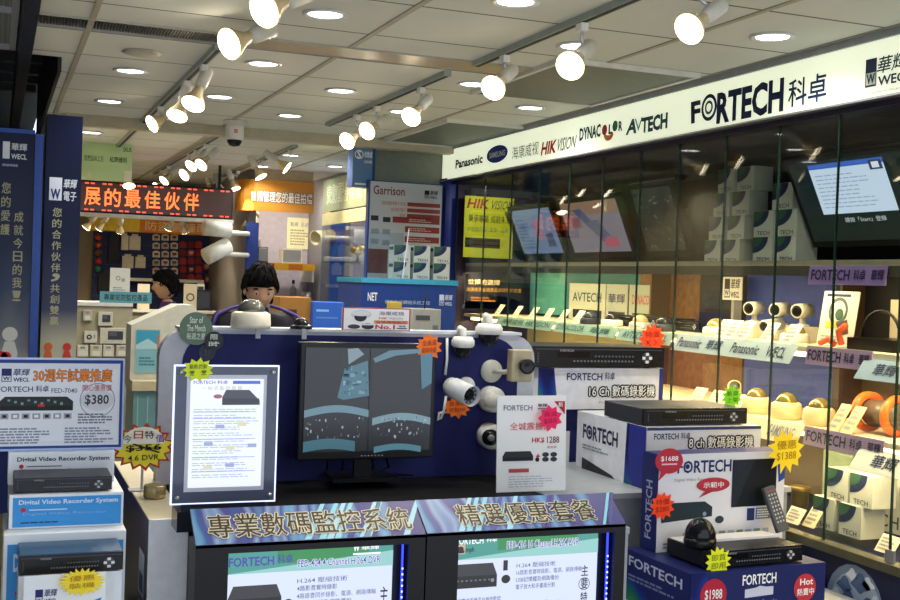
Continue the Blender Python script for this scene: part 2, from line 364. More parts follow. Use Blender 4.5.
for i, ((px, py), d) in enumerate((((411, 117), (-.6, -.5, -.55)), ((367, 131), (-.7, -.5, -.45)), ((347, 141), (-.7, -.5, -.45)))):
    b = onX(px, py, 1.7); spot(1.765, b.y+.06, b, d, 'glowing reflector spotlight, %s of three on the short track midway down the ceiling' % ORD[i], .95)
for i, ((px, py), d) in enumerate((((493, 88), (-.65, -.55, -.5)), ((570, 66), (-.65, -.55, -.5)), ((689, 29), (-.75, -.3, -.5)))):
    b = onX(px, py, 1.72); r_q = .9 if i == 2 else 1.0; spot(1.79, b.y+.06, b, d, 'glowing reflector spotlight %s' % ['nearest the short track end, by the panel names', 'second in, below a downlight', 'at the top edge, over the big blue lettering'][i], r_q)
for i, ((px, py), d) in enumerate((((157, 187), (-.6, -.3, -.6)), ((164, 181), (-.6, -.3, -.6)), ((184, 175), (-.7, -.4, -.5)), ((191, 166), (-.6, -.4, -.6)), ((201, 165), (-.6, -.4, -.6)))):
    b = onX(px, py, 1.26); spot(1.3, b.y+.05, b, d, 'small glowing spotlight, %s from the cluster end over the red message display' % ORD[i], .95, i % 2 == 0)
for i, ((px, py), d) in enumerate((((211, 193), (.2, -.3, -.9)), ((220, 191), (.2, -.3, -.9)), ((235, 189), (.3, -.3, -.9)), ((261, 177), (.4, -.3, -.8)), ((287, 168), (.7, -.3, -.5)))):
    b = onX(px, py, 1.84); spot(1.87, b.y+.05, b, d, 'spotlight with its lit face turned down, %s towards the orange booth sign' % ORD[i], .95, i % 2 == 0)

# white dome camera hanging from the ceiling
p = onZ(235, 121, 2.5); t = T('dome_camera', 'white dome camera with red emblem hanging from the ceiling tiles', 'security camera', (p.x, p.y, CEIL))
MB().lathe([(.07, 0), (.07, -.012), (.05, -.02), (.05, -.03)], OFFW).build('mount', t)
b = MB().lathe([(.05, -.03), (.053, -.035), (.053, -.10), (.045, -.112), (.02, -.113)], WPLAST); Pan(b, (-.012, -.0545, -.055), (.018, 0, 0), (0, 0, -.02)).rect(0, 0, 1, 1, RD).rect(.35, .3, .65, .7, W_, 2); b.build('housing', t)
MB().lathe([(.044, -.11), (.042, -.125), (.03, -.143), (.001, -.15)], mat('#141416', .08)).build('dome', t)

# ------------------------------------------------------------------ glass showcase along the aisle
GX, BX, Y0, Y1, SILL, TOP = 2.8, 3.38, 2.3, 7.1, .72, 2.27
S1, S2, S3 = 1.735, 1.405, 1.10
s = T('glass_showcase', 'long glass fronted showcase under the lit brand sign with lit shelves', 'showcase', (GX, Y0, 0)); LEN = Y1-Y0; D = BX-GX
def local(v): return Vector(v) - Vector((GX, Y0, 0))
b = MB().box(0, D, 0, LEN, 0, SILL-.03, DBLUE); P = lpan(b, -.001, LEN, SILL-.03, 0, LEN/2)
# printed planet and camera barrel on the base, near the mall end
gy, gz, gw, gh = sx(826, 566, 884, 640, GX-.002); u = (Y1-gy)/LEN; vv = 1-(gz+gh*.45)/(SILL-.03)
P.oval(u, vv, gw/2/LEN, ink('#7f8fa8'), 1); P.oval(u+.002, vv+.02, gw*.46/LEN, ink('#aebccb'), 2)
r_ = gw/2/LEN; ry_ = r_*P.asp
for cx_, cy_, q_, m_ in ((-.35, -.45, .25, '#54698f'), (.2, -.6, .3, '#54698f'), (.5, -.1, .28, '#4a5f88'), (-.1, -.75, .18, '#e4e8ee'), (.45, -.65, .2, '#e4e8ee'), (.72, -.3, .16, '#e4e8ee'), (-.65, -.15, .18, '#e4e8ee'), (-.2, -.2, .2, '#4a5f88')):
    P.poly([(u+cx_*r_+q_*r_*math.cos(t_)*(1+.3*math.sin(3*t_+cx_)), vv+cy_*ry_+q_*.7*ry_*math.sin(t_)*(1+.25*math.cos(4*t_))) for t_ in [i*PI/9 for i in range(18)]], ink(m_), 3)
P.rect(u-r_*.55, vv-.02, u+r_*.75, vv+.55, ink('#62666e'), 4); P.oval(u-r_*.45, vv+.25, r_*.5, ink('#2a2c31'), 5, .26); P.oval(u-r_*.42, vv+.25, r_*.33, ink('#8a7660'), 6, .17)
b.build('base_cabinet', s)
MB().box(-.025, .03, 0, LEN, SILL-.03, SILL, mat('#6d6a55', .3, .6)).box(-.02, D, -.01, LEN, TOP-.02, TOP-.001, mat('#1f1a2b')).build('sill_and_header', s)
b = MB().box(D-.02, D, 0, LEN, SILL, TOP, mat('#17131f')); P = lpan(b, D-.021, LEN, TOP-SILL, SILL, LEN/2)
def bp(x0, x1, z0, z1, m, l=1):
    a, c_ = (Y1-onX(x0, 300, BX-.02).y)/LEN, (Y1-onX(x1, 300, BX-.02).y)/LEN
    P.rect(a, 1-(z1-SILL)/(TOP-SILL), c_, 1-(z0-SILL)/(TOP-SILL), m, l)
bp(530, 566, 1.42, 1.74, mat('#5fb3ab')); bp(640, 700, 1.42, 1.74, mat('#7a5328', .5, 0, 0, .3)); bp(566, 640, 1.42, 1.74, mat('#3a7f86')); bp(747, 836, 1.1, 1.74, mat('#3a4a9a')); bp(836, 960, 1.42, 1.74, mat('#16161c'))
bp(500, 700, .73, 1.1, mat('#5b4a30', .6, 0, 0, .3, 6)); bp(700, 960, .73, 1.1, mat('#6b5a45')); bp(500, 640, 1.1, 1.4, mat('#8a8458')); bp(640, 745, 1.1, 1.4, mat('#6e4a22', .5, 0, 0, .3)); bp(836, 960, 1.1, 1.4, mat('#4a4038')); bp(500, 700, 1.75, 2.26, mat('#2a211c'))
b.build('back_panel', s)
for a_, b_, c_, d_, e_, m_ in ((.02, 0, .015, SILL, TOP-.021, WOOD), (.02, LEN-.02, LEN, SILL, TOP-.021, mat('#2a2438')), (.44, LEN*.32, LEN*.32+.015, SILL, S1-.021, mat('#4d3b2a')), (.44, LEN*.63, LEN*.63+.015, SILL, S1-.021, mat('#5a4326'))):
    MB().box(a_, D-.02, b_, c_, d_, e_, m_).build('side_panel', s)
for z, lb in ((S1, 0), (S2, 1), (S3, 1)):
    b = MB().box(.09, D-.02, .02, LEN-.02, z-.02, z, mat('#e8dcc0', .4) if lb else mat('#8b8474')); b.build('shelf', s)
    if z == S1: MB().box(.09, .096, .02, LEN-.02, z-.06, z-.0205, mat('#4a463e', .4)).build('shelf_lip', s)
    tb = MB().tube([(.115, .1, z-.032), (.115, LEN-.1, z-.032)], .009, glow('#ffe3a8', 7)); tb.build('light_tube', s)
    for k in range(4): lamp('AREA', 'shelf_lamp', s, (.118, LEN*(k+.5)/4, z-.044), 7 if z == S1 else 6.5, (1, .78, .45), (.12, 0, -1), .04, sy=LEN/4.4)
lamp('SPOT', 'added_poster_light', s, (.1, LEN-.75, TOP-.06), 9, (1, .95, .8), (.12, .6, -.3), .02, 80, .7); MB().lathe([(.02, 0), (.022, .03), (.012, .045)], DSTEEL, aimM((.1, LEN-.76, TOP-.05), (0, -.7, .3))).tube([(.1, LEN-.77, TOP-.04), (.1, LEN-.77, TOP-.0205)], .004, DSTEEL).build('added_poster_spot', s)  # small spotlight added to brighten the yellow poster
PANES = [6.93, 6.58, 6.18, 5.81, 5.45, 5.09, 4.73, 4.40, 4.05, 3.70, 3.36, 3.03, 2.68, 2.33]
GL, GE = glass('#f4f6f0', .05), mat('#1e332c', .2)
for a, c_ in zip(PANES, PANES[1:]):
    b = MB().box(-.004, .004, c_-Y0+.003, a-Y0-.003, SILL+.003, TOP-.002, GL); e = MB().box(-.0045, .0045, c_-Y0, c_-Y0+.0045, SILL+.003, TOP-.002, GE)
    o = b.build('glass_door', s); e.build('door_edge', o)
for k, y in enumerate((3.02, 3.72)):
    MB().box(-.014, -.005, y-Y0-.02, y-Y0+.02, SILL+.003, SILL+.045, STEEL).build('door_lock', s)

# brand sign over the showcase
f = T('brand_sign', 'long backlit pale sign with brand names and large blue lettering over the glass showcase', 'lightbox sign', (GX-.045, 0, TOP+.02))
b = MB(); L0, L1_ = 2.2, 7.22; H_ = .18
b.box(0, .02, L0, L1_, -.011, H_, glow('#d9dfc4', .8)); P = lpan(b, -.001, L1_-L0, H_+.011, -.011, (L0+L1_)/2)
def U(x, y): return (L1_-onX(x, y, GX-.045).y)/(L1_-L0)
def V(x, y): return 1-(onX(x, y, GX-.045).z-TOP-.009)/(H_+.011)
def ft(s_, x0, y0, x1, y1, m, bold=.01, **k):           # lettering between its top left and bottom right in the photo's frame
    ym = (y0+y1)/2; a, c_ = U(x0, ym), U(x1, ym); xm = (x0+x1)/2; P.text(s_, a, V(xm, y0), c_, V(xm, y1), m, 2, bold, **k)
INK = mat('#16264f', .5, 0, 0, 0); TL_ = mat('#135a66', .5, 0, 0, 0)
ft('Panasonic', 456, 157, 483, 166, INK, .04)
P.oval((U(487, 157)+U(508, 157))/2, .5, (U(508, 157)-U(487, 157))/2, ink('#1c3d9a'), 2, .27); 
P.text('SAMSUNG', U(490, 157), .42, U(505.5, 157), .6, W_, 4, .02)
ft('海康威视', 512.5, 144, 539, 157, ink('#3a3a44'), .012); ft('HIK', 542, 141, 557, 154, ink('#c2261f'), .04, slant=.1); ft('VISION', 557.5, 137, 576, 150, ink('#4a4a50'), .01, slant=.1)
ft('DYNAC', 580, 126, 601, 139, INK, .04); ft('L', 609, 124, 613, 134, INK, .04); ft('R', 619, 121, 623, 131, INK, .04)
P.oval(U(605, 130), V(605, 130), .0052, RD, 2); P.oval(U(615.5, 126), V(615.5, 126), .0052, ink('#1f8a5a'), 2); P.text('‿', U(604, 138), V(608, 133), U(614, 138), V(608, 141), OR, 2, .05)
ft('A', 627, 119, 638, 134, TL_, .04, slant=.15); ft('V', 635, 118, 643, 131, ink('#6fa7b0'), .005); ft('TECH', 642, 115, 668, 131, TL_, .05)
ft('F', 691.5, 101, 701, 123, INK, .04, slant=-.1); P.ring(U(709.5, 108), V(709.5, 107.5), .0112, INK, 2, .72); P.ring(U(709.5, 108), V(709.5, 107.5), .0058, ink('#3f5a5a'), 3, .6); ft('RTECH', 717.5, 85, 784, 118, INK, .04)
P.b  # baseline already follows the sign
ft('科卓', 789, 76, 827, 104, INK, .03)
P.rect(U(866, 75), V(871, 59), U(877, 75), V(871, 87), INK, 2); P.rect(U(867, 75), V(871, 73), U(876.3, 75), V(871, 85), ink('#d9dfc4'), 3); P.text('W', U(867.5, 75), V(871, 74), U(876, 75), V(871, 84), INK, 4, .03)
ft('華輝', 878.5, 54, 908, 71, INK, .04, slant=.1); ft('WECL', 878.5, 73, 912, 83, INK, .03); ft('A member of the group', 866, 89, 906, 92, GY, 0)
b.build('sign_face', f)
MB().box(-.012, .03, L0, L1_, -.02+.001, -.0115, STEEL).box(-.012, .03, L0, L1_, H_, CEIL-TOP-.021, mat('#9b9fa3', .4, .3)).build('sign_rail', f)

# ------------------------------------------------------------------ demonstration counter in front
TBL = .90
x0, x1 = onY(190, 500, 3.0).x, onY(640, 500, 3.0).x
counter = T('demo_counter', 'black counter top carrying the monitor, cameras and signs behind the black cabinets', 'counter', (0, 0, 0))
MB().box(x0+.06, 1.735, 3.03, 3.98, TBL-.04, TBL-.001, mat('#09090b', .65, 0, 0, .06, 25, .15)).build('counter_top', counter)
MB().box(x0+.065, 1.72, 3.06, 3.95, 0, TBL-.04, mat('#15151a')).build('counter_body', counter)
# blue partition board with rounded corners standing on the counter
BY = 3.9
bx0, bx1 = onY(158, 400, BY).x, onY(533, 400, BY).x; btop = onY(330, 332, BY).z
def rounded(x0, x1, z0, z1, r, n=6):
    o = [(x0, z0), (x1, z0)]
    for cx, a0 in ((x1-r, 0), (x0+r, PI/2)):
        for i in range(n+1): a = a0+PI/2*i/n; o.append((cx+r*math.cos(a), z1-r+r*math.sin(a)))
    return o
board = T('partition_board', 'dark blue display board with pale rounded rim holding the monitor and cameras', 'display board', ((bx0+bx1)/2, BY, TBL))
bw, bh = (bx1-bx0)/2, btop-TBL
R90 = Matrix.Rotation(PI/2, 4, 'X')
MB().prism(rounded(-bw, bw, 0, bh, .09), -.06, 0, mat('#b9bcc4', .45), R90).build('rim_board', board)
MB().prism(rounded(-bw+.075, bw-.07, 0, bh-.012, .10), .001, .006, mat('#131a56', .6), R90).build('blue_face', board)
struct_shelf = MB().box(-bw+.06, bw-.06, -.01, .09, bh, bh+.01, mat('#c9ccd2', .3)); struct_shelf.build('top_ledge', board)
LEDGE = btop+.0105

# two black cabinets with sloped title boards and lit screens
def cabinet(px0, px1, pyL, pyR, title, label, scr_px, art, tx=(.06, .95)):
    a, b_ = onY(px0, pyL, 2.9), onY(px1, pyR, 2.9); wd = b_.x-a.x; zt = (a.z+b_.z)/2; cx = (a.x+b_.x)/2
    t = T('display_cabinet', label, 'cabinet', (cx, 2.9, 0))
    b = MB(); h = wd/2
    s0, s1, st, sb = scr_px[0]-cx, scr_px[1]-cx, scr_px[2], .42
    b.box(-h, s0, 0, .11, 0, zt-.012, BLACK).box(s1, h, 0, .11, 0, zt-.012, BLACK).box(s0, s1, 0, .11, st, zt-.012, BLACK).box(s0, s1, 0, .11, 0, sb, BLACK).box(s0, s1, .06, .11, sb, st, BLACK)
    b.build('body', t)
    c = MB(); dz = .07; c.prism([(0, -.012), (.105, dz-.012), (.105, dz-.02), (0, -.02)], -h, h, mat('#8d8d92'), Matrix(((0, 0, 1, 0), (1, 0, 0, 0), (0, 1, 0, zt), (0, 0, 0, 1))))
    P = Pan(c, (-h, .105, zt+dz-.0115), (2*h, 0, 0), (0, -.105, -dz)); P.rect(0, 0, 1, 1, ramp_mat('title_print', 0, -h, h, [(0, '#6f9fc4'), (.12, '#3d5f9c'), (.3, '#54508c'), (.45, '#8aa7cc'), (.6, '#4a4a8c'), (.8, '#6fa0c8'), (1, '#46407e')], .35, 0, .25))
    rnd = random.Random(px0)
    for i in range(9): u = rnd.uniform(0, .9); P.poly([(u, 1), (u+.03, 1), (u+.13, 0), (u+.11, 0)], ink(rnd.choice(['#8fd0e0', '#3a3f86', '#a9d6e6', '#5a4f93'])), 2)
    P.otext(title, tx[0], .2, tx[1], .86, ink('#3a2f1e'), ink('#e6dcbc'), 3, .006, .024)
    c.build('title_board', t)
    e = MB(); e.box(s0, s1, .045, .058, sb, st, BLACK); P = Pan(e, (s0, .044, st), (s1-s0-.03, 0, 0), (0, 0, sb-st)); P.rect(0, 0, 1, 1, scr('#ccd6f2', 1.05), .4); art(P); e.build('screen', t)
    for q, xx in ((0, s1-.012),):
        l = MB().box(xx, xx+.004, .02, .026, sb+.01, st-.005, scr('#2a3cff', 2))
        for k in range(26): l.box(xx, xx+.004, .017, .0195, sb+.02+k*.0155, sb+.025+k*.0155, scr('#8f9cff', 3))
        l.build('light_strip', t)
    return t
def art_common(P, gc, ti):
    P.rect(0, 0, 1, .135, scr('#4fa39a', .8)); P.rect(.3, 0, .85, .09, scr('#3f9a5c', .75), 2); P.poly([(0, .135), (1, .05), (1, .135)], scr('#9fd8d6', .8), 3)
SK, SV, SG, SB = scr('#303040', .5), scr('#4a3fae', .9), scr('#7f8aa4', .8), scr('#5a5c86', .8)
def dvr_pic(P, a, b, c, d, l=3):
    P.poly([(a+.03, b), (c-.03, b), (c, b+(d-b)*.5), (a, b+(d-b)*.5)], scr('#45464e', .6), l); P.rect(a, b+(d-b)*.5, c, d, scr('#25262c', .6), l); P.oval(c-.03, b+(d-b)*.72, .012, scr('#8a90a0', .8), l+1)
    for i in range(8): P.rect(a+.03+i*.03, b+(d-b)*.65, a+.045+i*.03, b+(d-b)*.72, scr('#7b8090', .6), l+1)
def art1(P):
    art_common(P, 0, 0); LW = scr('#f4f6ff', 1)
    P.text('FORTECH', .02, .045, .28, .095, SV, 5, .02); P.text('科卓', .3, .04, .39, .09, SV, 5, .02)
    P.text('W', .75, .005, .79, .045, LW, 5, .04); P.text('華輝', .8, .01, .91, .04, LW, 5, .02); P.rect(.75, .055, .92, .065, LW, 5)
    P.otext('FED-404 4 Channel H.264 DVR', .42, .075, .92, .115, SV, LW, 5, .01)
    dvr_pic(P, .02, .2, .33, .34); P.oval(.37, .31, .03, scr('#2a2a30', .5), 4, .025)
    for i, t in enumerate(('H.264 壓縮技術', '4路影音實時錄影', '4路語音同步錄影、電源、網路傳輸', 'USB記憶體及網路備份', '電子放大和多畫面分割')): P.text(t, .42, .175+i*.042, .42+.03*len(t), .205+i*.042, SB, 4, .005)
    P.vtext('主力推介', .95, .24, .7, .05, SK, 4); P.lines(.04, .45, .9, .98, 9, SB, 3)
def art2(P):
    art_common(P, 0, 0); LW = scr('#f4f6ff', 1)
    P.text('FORTECH', .02, .005, .2, .045, LW, 5, .02); P.text('科卓', .22, .0, .29, .04, LW, 5, .02)
    P.text('a', .03, .055, .075, .095, SK, 6, .06); P.text('mph', .085, .06, .14, .1, SK, 5, .02); P.rect(.025, .045, .08, .1, scr('#d8b898', .8), 5)
    P.otext('FED-416 16 Channel H.264 DVR', .36, .04, .86, .085, SV, LW, 5, .01)
    dvr_pic(P, .0, .16, .3, .3); P.rect(.34, .15, .37, .21, SK, 4); P.oval(.36, .26, .03, scr('#2a2a30', .5), 4, .025)
    for i, t in enumerate(('H.264 壓縮技術', '16路影音實時錄影、電源、網路傳輸', 'USB記憶體及網路備份', '電子放大和多畫面分割')): P.text(t, .43, .17+i*.042, .43+.027*len(t), .2+i*.042, SB, 4, .005)
    P.text('iPhone、Android、Windows Phone、Symbian及Blackberry', .03, .4, .8, .435, SB, 4, .005); P.text('遠端數位手機平台操作監控', .02, .355, .33, .39, SB, 4, .005); P.lines(.02, .46, .9, .98, 8, SB, 3)
    P.vtext('主要特點', .91, .2, .52, .05, SK, 4); P.ring(.91, .32, .04, SK, 3, .9)
def scx(xa, xb, y): return onY(xa, 560, 2.945).x, onY(xb, 560, 2.945).x, onY((xa+xb)/2, y, 2.945).z
cabinet(196, 426, 542, 529, '專業數碼監控系統', 'black display cabinet with eight character title board and lit green headed screen', scx(225, 403, 545), art1)
cabinet(427.5, 626, 529, 520, '精選優惠套餐', 'black display cabinet with six character title board and blue light strip beside screen', scx(452, 606, 533), art2, (.17, .87))

# monitor on the blue board
x, z, w_, h = fr(299, 343, 435, 459, 3.72)
m = T('cctv_monitor', 'black flat monitor showing two camera views of the mall on the blue board', 'monitor', (x, 3.72, z-.075), rot=(0, 0, 0))
zb = .075
b = MB().box(-w_/2, w_/2, .0, .045, zb, zb+h, mat('#141416', .35)); b.build('casing', m, bevel=.004)
b = MB(); q = .017; b.box(-w_/2+q, w_/2-q, -.002, .001, zb+q*1.6, zb+h-q, DARK); P = fpan(b, w_-2*q, h-2.6*q, -.0025, zb+q*1.6)
C = lambda h_, e=.5: scr(h_, e)
P.rect(0, 0, .503, 1, C('#3a424c', .2)); P.rect(.503, 0, 1, 1, C('#3a4048', .2), 1)
P.rect(0, 0, .28, .52, C('#33373e', .22), 2); P.rect(.52, .1, .9, .52, C('#383b44', .24), 2)
for k in range(9): P.rect(.02, .07+k*.05, .26, .076+k*.05, C('#2a2e34', .2), 3); P.rect(.53, .12+k*.045, .88, .125+k*.045, C('#2e3138', .2), 3)
P.poly([(.32, .01), (.4, .0), (.45, .06), (.33, .16)], C('#9db6c4'), 3); P.poly([(.25, .48), (.3, .2), (.48, .12), (.5, .46), (.3, .5)], C('#5c8ea6'), 3)
rnd = random.Random(4)
for k in range(26): u, v_ = rnd.uniform(.29, .47), rnd.uniform(.17, .44); P.rect(u, v_, u+rnd.uniform(.01, .05), v_+rnd.uniform(.01, .04), C(rnd.choice(['#a8d4e0', '#3f6f86', '#86b8c8', '#2f4a5a'])), 4)
def arc(P, x0, x1, y, sag, t, m_, l=4, n=12):
    up = [(x0+(x1-x0)*i/n, y-sag*math.sin(PI*i/n)) for i in range(n+1)]; P.poly(up+[(a, c_+t) for a, c_ in reversed(up)], m_, l)
P.rect(0, .54, .503, .6, C('#22262c'), 2)
arc(P, .0, .5, .6, .05, .07, C('#7fa9bd')); P.rect(0, .66, .5, .88, C('#23232a'), 3); arc(P, .0, .4, .9, .03, .1, C('#4f8496')); arc(P, .53, 1, .68, .05, .07, C('#8fb6c6')); P.rect(.53, .74, 1, .9, C('#24242b'), 3); arc(P, .55, .93, .96, .03, .06, C('#5f97a8'))
P.poly([(.52, .1), (.65, .02), (.9, .0), (.9, .04), (.7, .07), (.54, .14)], C('#6f9db2'), 4); P.poly([(.9, .06), (1, .04), (1, .34), (.92, .4)], C('#5a90aa'), 4)
for k in range(70):
    u = rnd.choice([rnd.uniform(.01, .46), rnd.uniform(.55, .97)]); v_ = rnd.uniform(.66, .86); P.rect(u, v_, u+rnd.uniform(.004, .014), v_+rnd.uniform(.01, .03), C(rnd.choice(['#a9bcc8', '#5d7482', '#c9d6dc', '#46505c'])), 6)
P.rect(.5, 0, .506, 1, C('#14161a'), 7); b.build('screen', m)
b = MB()
for k in range(7): b.box(-.02+k*.012, -.015+k*.012, -.001, .001, zb+.01, zb+.013, LGREY)
b.build('buttons', m)
b = MB().box(-.03, .03, .04, .06, .01, .2, BLACK).prism([(-.12, -.02), (.12, -.02), (.1, .15), (-.1, .15)], 0, .012, BLACK); b.build('stand', m)
m.location.z = TBL+.001 if m.location.z < TBL else m.location.z
dz = m.location.z-(z-.075)
for o in list(m.children):
    if o.name.startswith('stand'): continue
    for v_ in o.data.vertices: v_.co.z -= dz
cb = MB()
for k in range(5): cb.tube([(-.12+k*.05, .06, .1), (-.11+k*.055, .09, .03), (-.13+k*.05, .1, .0065), (-.05+k*.06, .05, .0065)], .004, BLACK)
cb.build('cord', m)

# items on top of the ledge and cameras on the board
def dome_cam(x, y, z, r, label, base=WPLAST, dome=None, hb=.035, cat='security camera', grp=None):
    t = T('dome_camera', label, cat, (x, y, z), group=grp)
    MB().lathe([(r, 0), (r*1.02, hb*.3), (r*.98, hb), (r*.8, hb*1.15)], base).build('base', t)
    k = r*.72; MB().lathe([(k, hb*1.1)]+[(max(1e-4, k*math.cos(a)), hb*1.1+k*.95*math.sin(a)) for a in [i*PI/2/8 for i in range(1, 9)]], dome or mat('#8e8f88', .06, .7)).build('dome', t)
    return t
p = onY(250.5, 331, BY-.03); dome_cam(p.x, p.y, LEDGE, .066, 'white dome camera with mirrored dome on the ledge in front of the seated shopkeeper', mat('#e0d8c4', .3), mat('#77786f', .08, .6), .048)
p = onY(301, 331, BY-.03); dome_cam(p.x, p.y, LEDGE, .037, 'small all black dome camera on the board ledge', mat('#141416', .3), mat('#1c1d22', .06), .012)
for px in (257, 303):
    p = onY(px, 337, BY-.06); tag(MB().box(-.008, .008, -.004, 0, 0, .03, LGREY).box(-.008, .008, -.004, .03, .03, .0335, LGREY).build('ledge_clip', None, (p.x, BY-.0065-.066, btop-.034+.012)), 'small metal clip on the board ledge under the %s dome camera' % ('white mirrored' if px < 280 else 'all black'), 'clip')
def sheet(name, label, cat, x0, y0, x1, y1, Y, art, edge=WPLAST, th=.006, tilt=0, zfix=None, foot=True, rz=0, bg=W_):
    x, z, w_, h = fr(x0, y0, x1, y1, Y)
    if zfix is not None: h += z-zfix; z = zfix
    t = T(name, label, cat, (x, Y, z), rot=(tilt, 0, rz)); b = MB().box(-w_/2, w_/2, 0, th, 0, h, edge)
    P = fpan(b, w_, h, -.0003); P.rect(0, 0, 1, 1, bg, .5); art(P, w_, h); b.build('card', t)
    if foot: MB().box(-w_/2*.6, w_/2*.6, th, .05, 0, .003, glass('#dfeaea')).box(-.02, .02, th, th+.004, 0, h*.5, LGREY).build('card_stand', t)
    return t
def art_no1(P, w, h):
    P.rect(0, 0, 1, 1, ink('#9c1f2c'), 1); P.rect(.02, .04, .98, .98, ink('#e8e6e6'), 2)
    P.oval(.27, .3, .15, ink('#c9cacb'), 3, .2); P.oval(.26, .42, .09, ink('#2a2a30'), 4, .2); P.oval(.26, .26, .14, ink('#d9dadb'), 5, .12)
    P.oval(.17, .85, .09, ink('#3c3c42'), 3, .1); P.oval(.37, .82, .09, ink('#2c2c33'), 3, .14); P.rect(.28, .7, .46, .78, ink('#d4d4d6'), 4)
    P.text('海康威視', .53, .14, .9, .32, ink('#444'*2 if 0 else '#44444a'), 4, .01); P.text('HIK', .53, .4, .66, .5, RD, 4, .02); P.text('VISION', .67, .4, .88, .5, GY, 4, .01)
    P.rect(.46, .55, .97, .7, ink('#d99a6a'), 3); P.text('全球視頻監控', .48, .56, .95, .69, ink('#9c1f2c'), 4, .02); P.text('No.1', .48, .74, .77, .94, RD, 4, .03); P.text('華輝', .83, .76, .93, .84, NV, 4); P.rect(.8, .87, .95, .91, NV, 4)
sheet('product_sign', 'red framed sign with dome camera pictures and a big number one on the ledge', 'sign', 342, 308, 410, 341, BY-.04, art_no1, zfix=LEDGE, th=.008)

def orient(o, d): o.rotation_euler = Vector(d).to_track_quat('Z', 'Y').to_euler()
# bullet camera on the board
FY = BY-.007
p = onY(458, 386, FY); t = T('bullet_camera', 'white bullet camera with dark ringed lens mounted on the blue board', 'security camera', (p.x, FY, p.z))
Rm = aimM((0, 0, 0), (0, -1, 0)); MB().lathe([(.034, 0), (.034, .008), (.022, .014)], WPLAST, Rm @ Matrix.Translation((0.03, 0, 0))).build('mount', t)
d = Vector((.3, -1, -.2)).normalized(); Mb = aimM((-.055, -.05, .006), d)
MB().tube([(.0, 0, -.012), (0, -.04, -.02), (-.01, -.07, -.005)], .009, WPLAST).build('bracket', t)
b = MB().lathe([(.001, 0), (.028, 0), (.034, .01), (.034, .115), (.03, .118)], mat('#d2d2d0', .3), Mb); b.build('body', t)
b = MB().lathe([(.034, 0), (.034, .004), (.012, .002)], mat('#9c9ca2', .3), Mb @ Matrix.Translation((0, 0, .116))); b.lathe([(.022, 0), (.012, .005), (.001, .004)], BLACK, Mb @ Matrix.Translation((0, 0, .119)))
for k in range(10): a = k*PI/5; b.ball((.026*math.cos(a), .026*math.sin(a), .12), .0035, K, Mb, n=8)
b.build('lens', t)
MB().lathe([(.0375, .03), (.0375, .135), (.0365, .135), (.0365, .03)], mat('#d8d8d6', .3), Mb, cap=False).build('sunshield', t)
# round cameras along the board's rim
def wall_dome(px, py, r, label, white=True):
    p = onY(px, py, FY-.05); t = T('dome_camera', label, 'security camera', (p.x, FY, p.z)); R_ = aimM((0, 0, 0), (-.25, -1, 0))
    R0 = aimM((0, 0, 0), (0, -1, 0))
    MB().lathe([(r, 0), (r*1.02, .02), (r*.98, .05), (r*.75, .062)], WPLAST, R0).build('base', t)
    b = MB(); k = r*.7; c0 = Matrix.Translation((0, 0, .05)); b.lathe([(max(1e-4, k*math.cos(a)), k*math.sin(a)) for a in [i*PI/2/8 for i in range(9)]], mat('#d8d6cc', .15) if white else mat('#17171b', .07), R_ @ c0); b.build('dome', t)
    if not white: MB().lathe([(k*.4, k*.92), (k*.3, k*1.02), (.001, k*1.0)], mat('#84848c', .2), R_ @ c0).build('lens', t)
wall_dome(494, 400, .047, 'all white dome camera on the board edge, above the dark domed one')
wall_dome(493, 437, .047, 'white ring dome camera with dark dome on the board edge by the price sheet', False)
for px, py, r, lb in ((463, 344, .042, 'white dome camera hanging face down from a bracket above the bullet camera'), (489, 331, .05, 'white dome camera on an arm over the board corner, dark dome downward')):
    p = onY(px, py, FY-.04); t = T('dome_camera', lb, 'security camera', (p.x, p.y, p.z))
    MB().lathe([(.001, .028), (r*.8, .026), (r, .012), (r, -.004), (r*.82, -.012)], WPLAST, cap=False).build('base', t)
    MB().lathe([(r*.8, -.01), (r*.74, -.026), (r*.5, -.045), (.001, -.055)], mat('#1d1d22', .07), cap=False).build('dome', t)
    MB().tube([(0, 0, .02), (0, .0, .05), (0, .03, .055), (0, .045, .03)], .012, WPLAST).build('bracket', t)
p = onY(491, 371, FY); t = T('lens_camera', 'beige box camera with dark lens on a round plate at the board edge', 'security camera', (p.x, FY, p.z))
R0 = aimM((0, 0, 0), (0, -1, 0)); MB().lathe([(.042, 0), (.042, .008), (.01, .012)], mat('#c9c6b8', .35), R0).build('mount_plate', t)
MB().tube([(0, 0, 0), (.03, -.05, 0), (.07, -.08, .01)], .009, mat('#c9c6b8')).build('bracket', t)
MB().box(.035, .115, -.11, -.06, -.03, .085, mat('#b5a888', .4)).build('body', t, bevel=.004)
Ml = aimM((.08, -.11, .03), (-.1, -1, -.05)); MB().lathe([(.001, 0), (.022, 0), (.024, .02), (.028, .04), (.02, .042), (.001, .034)], mat('#1b1b20', .2), Ml).build('lens', t)
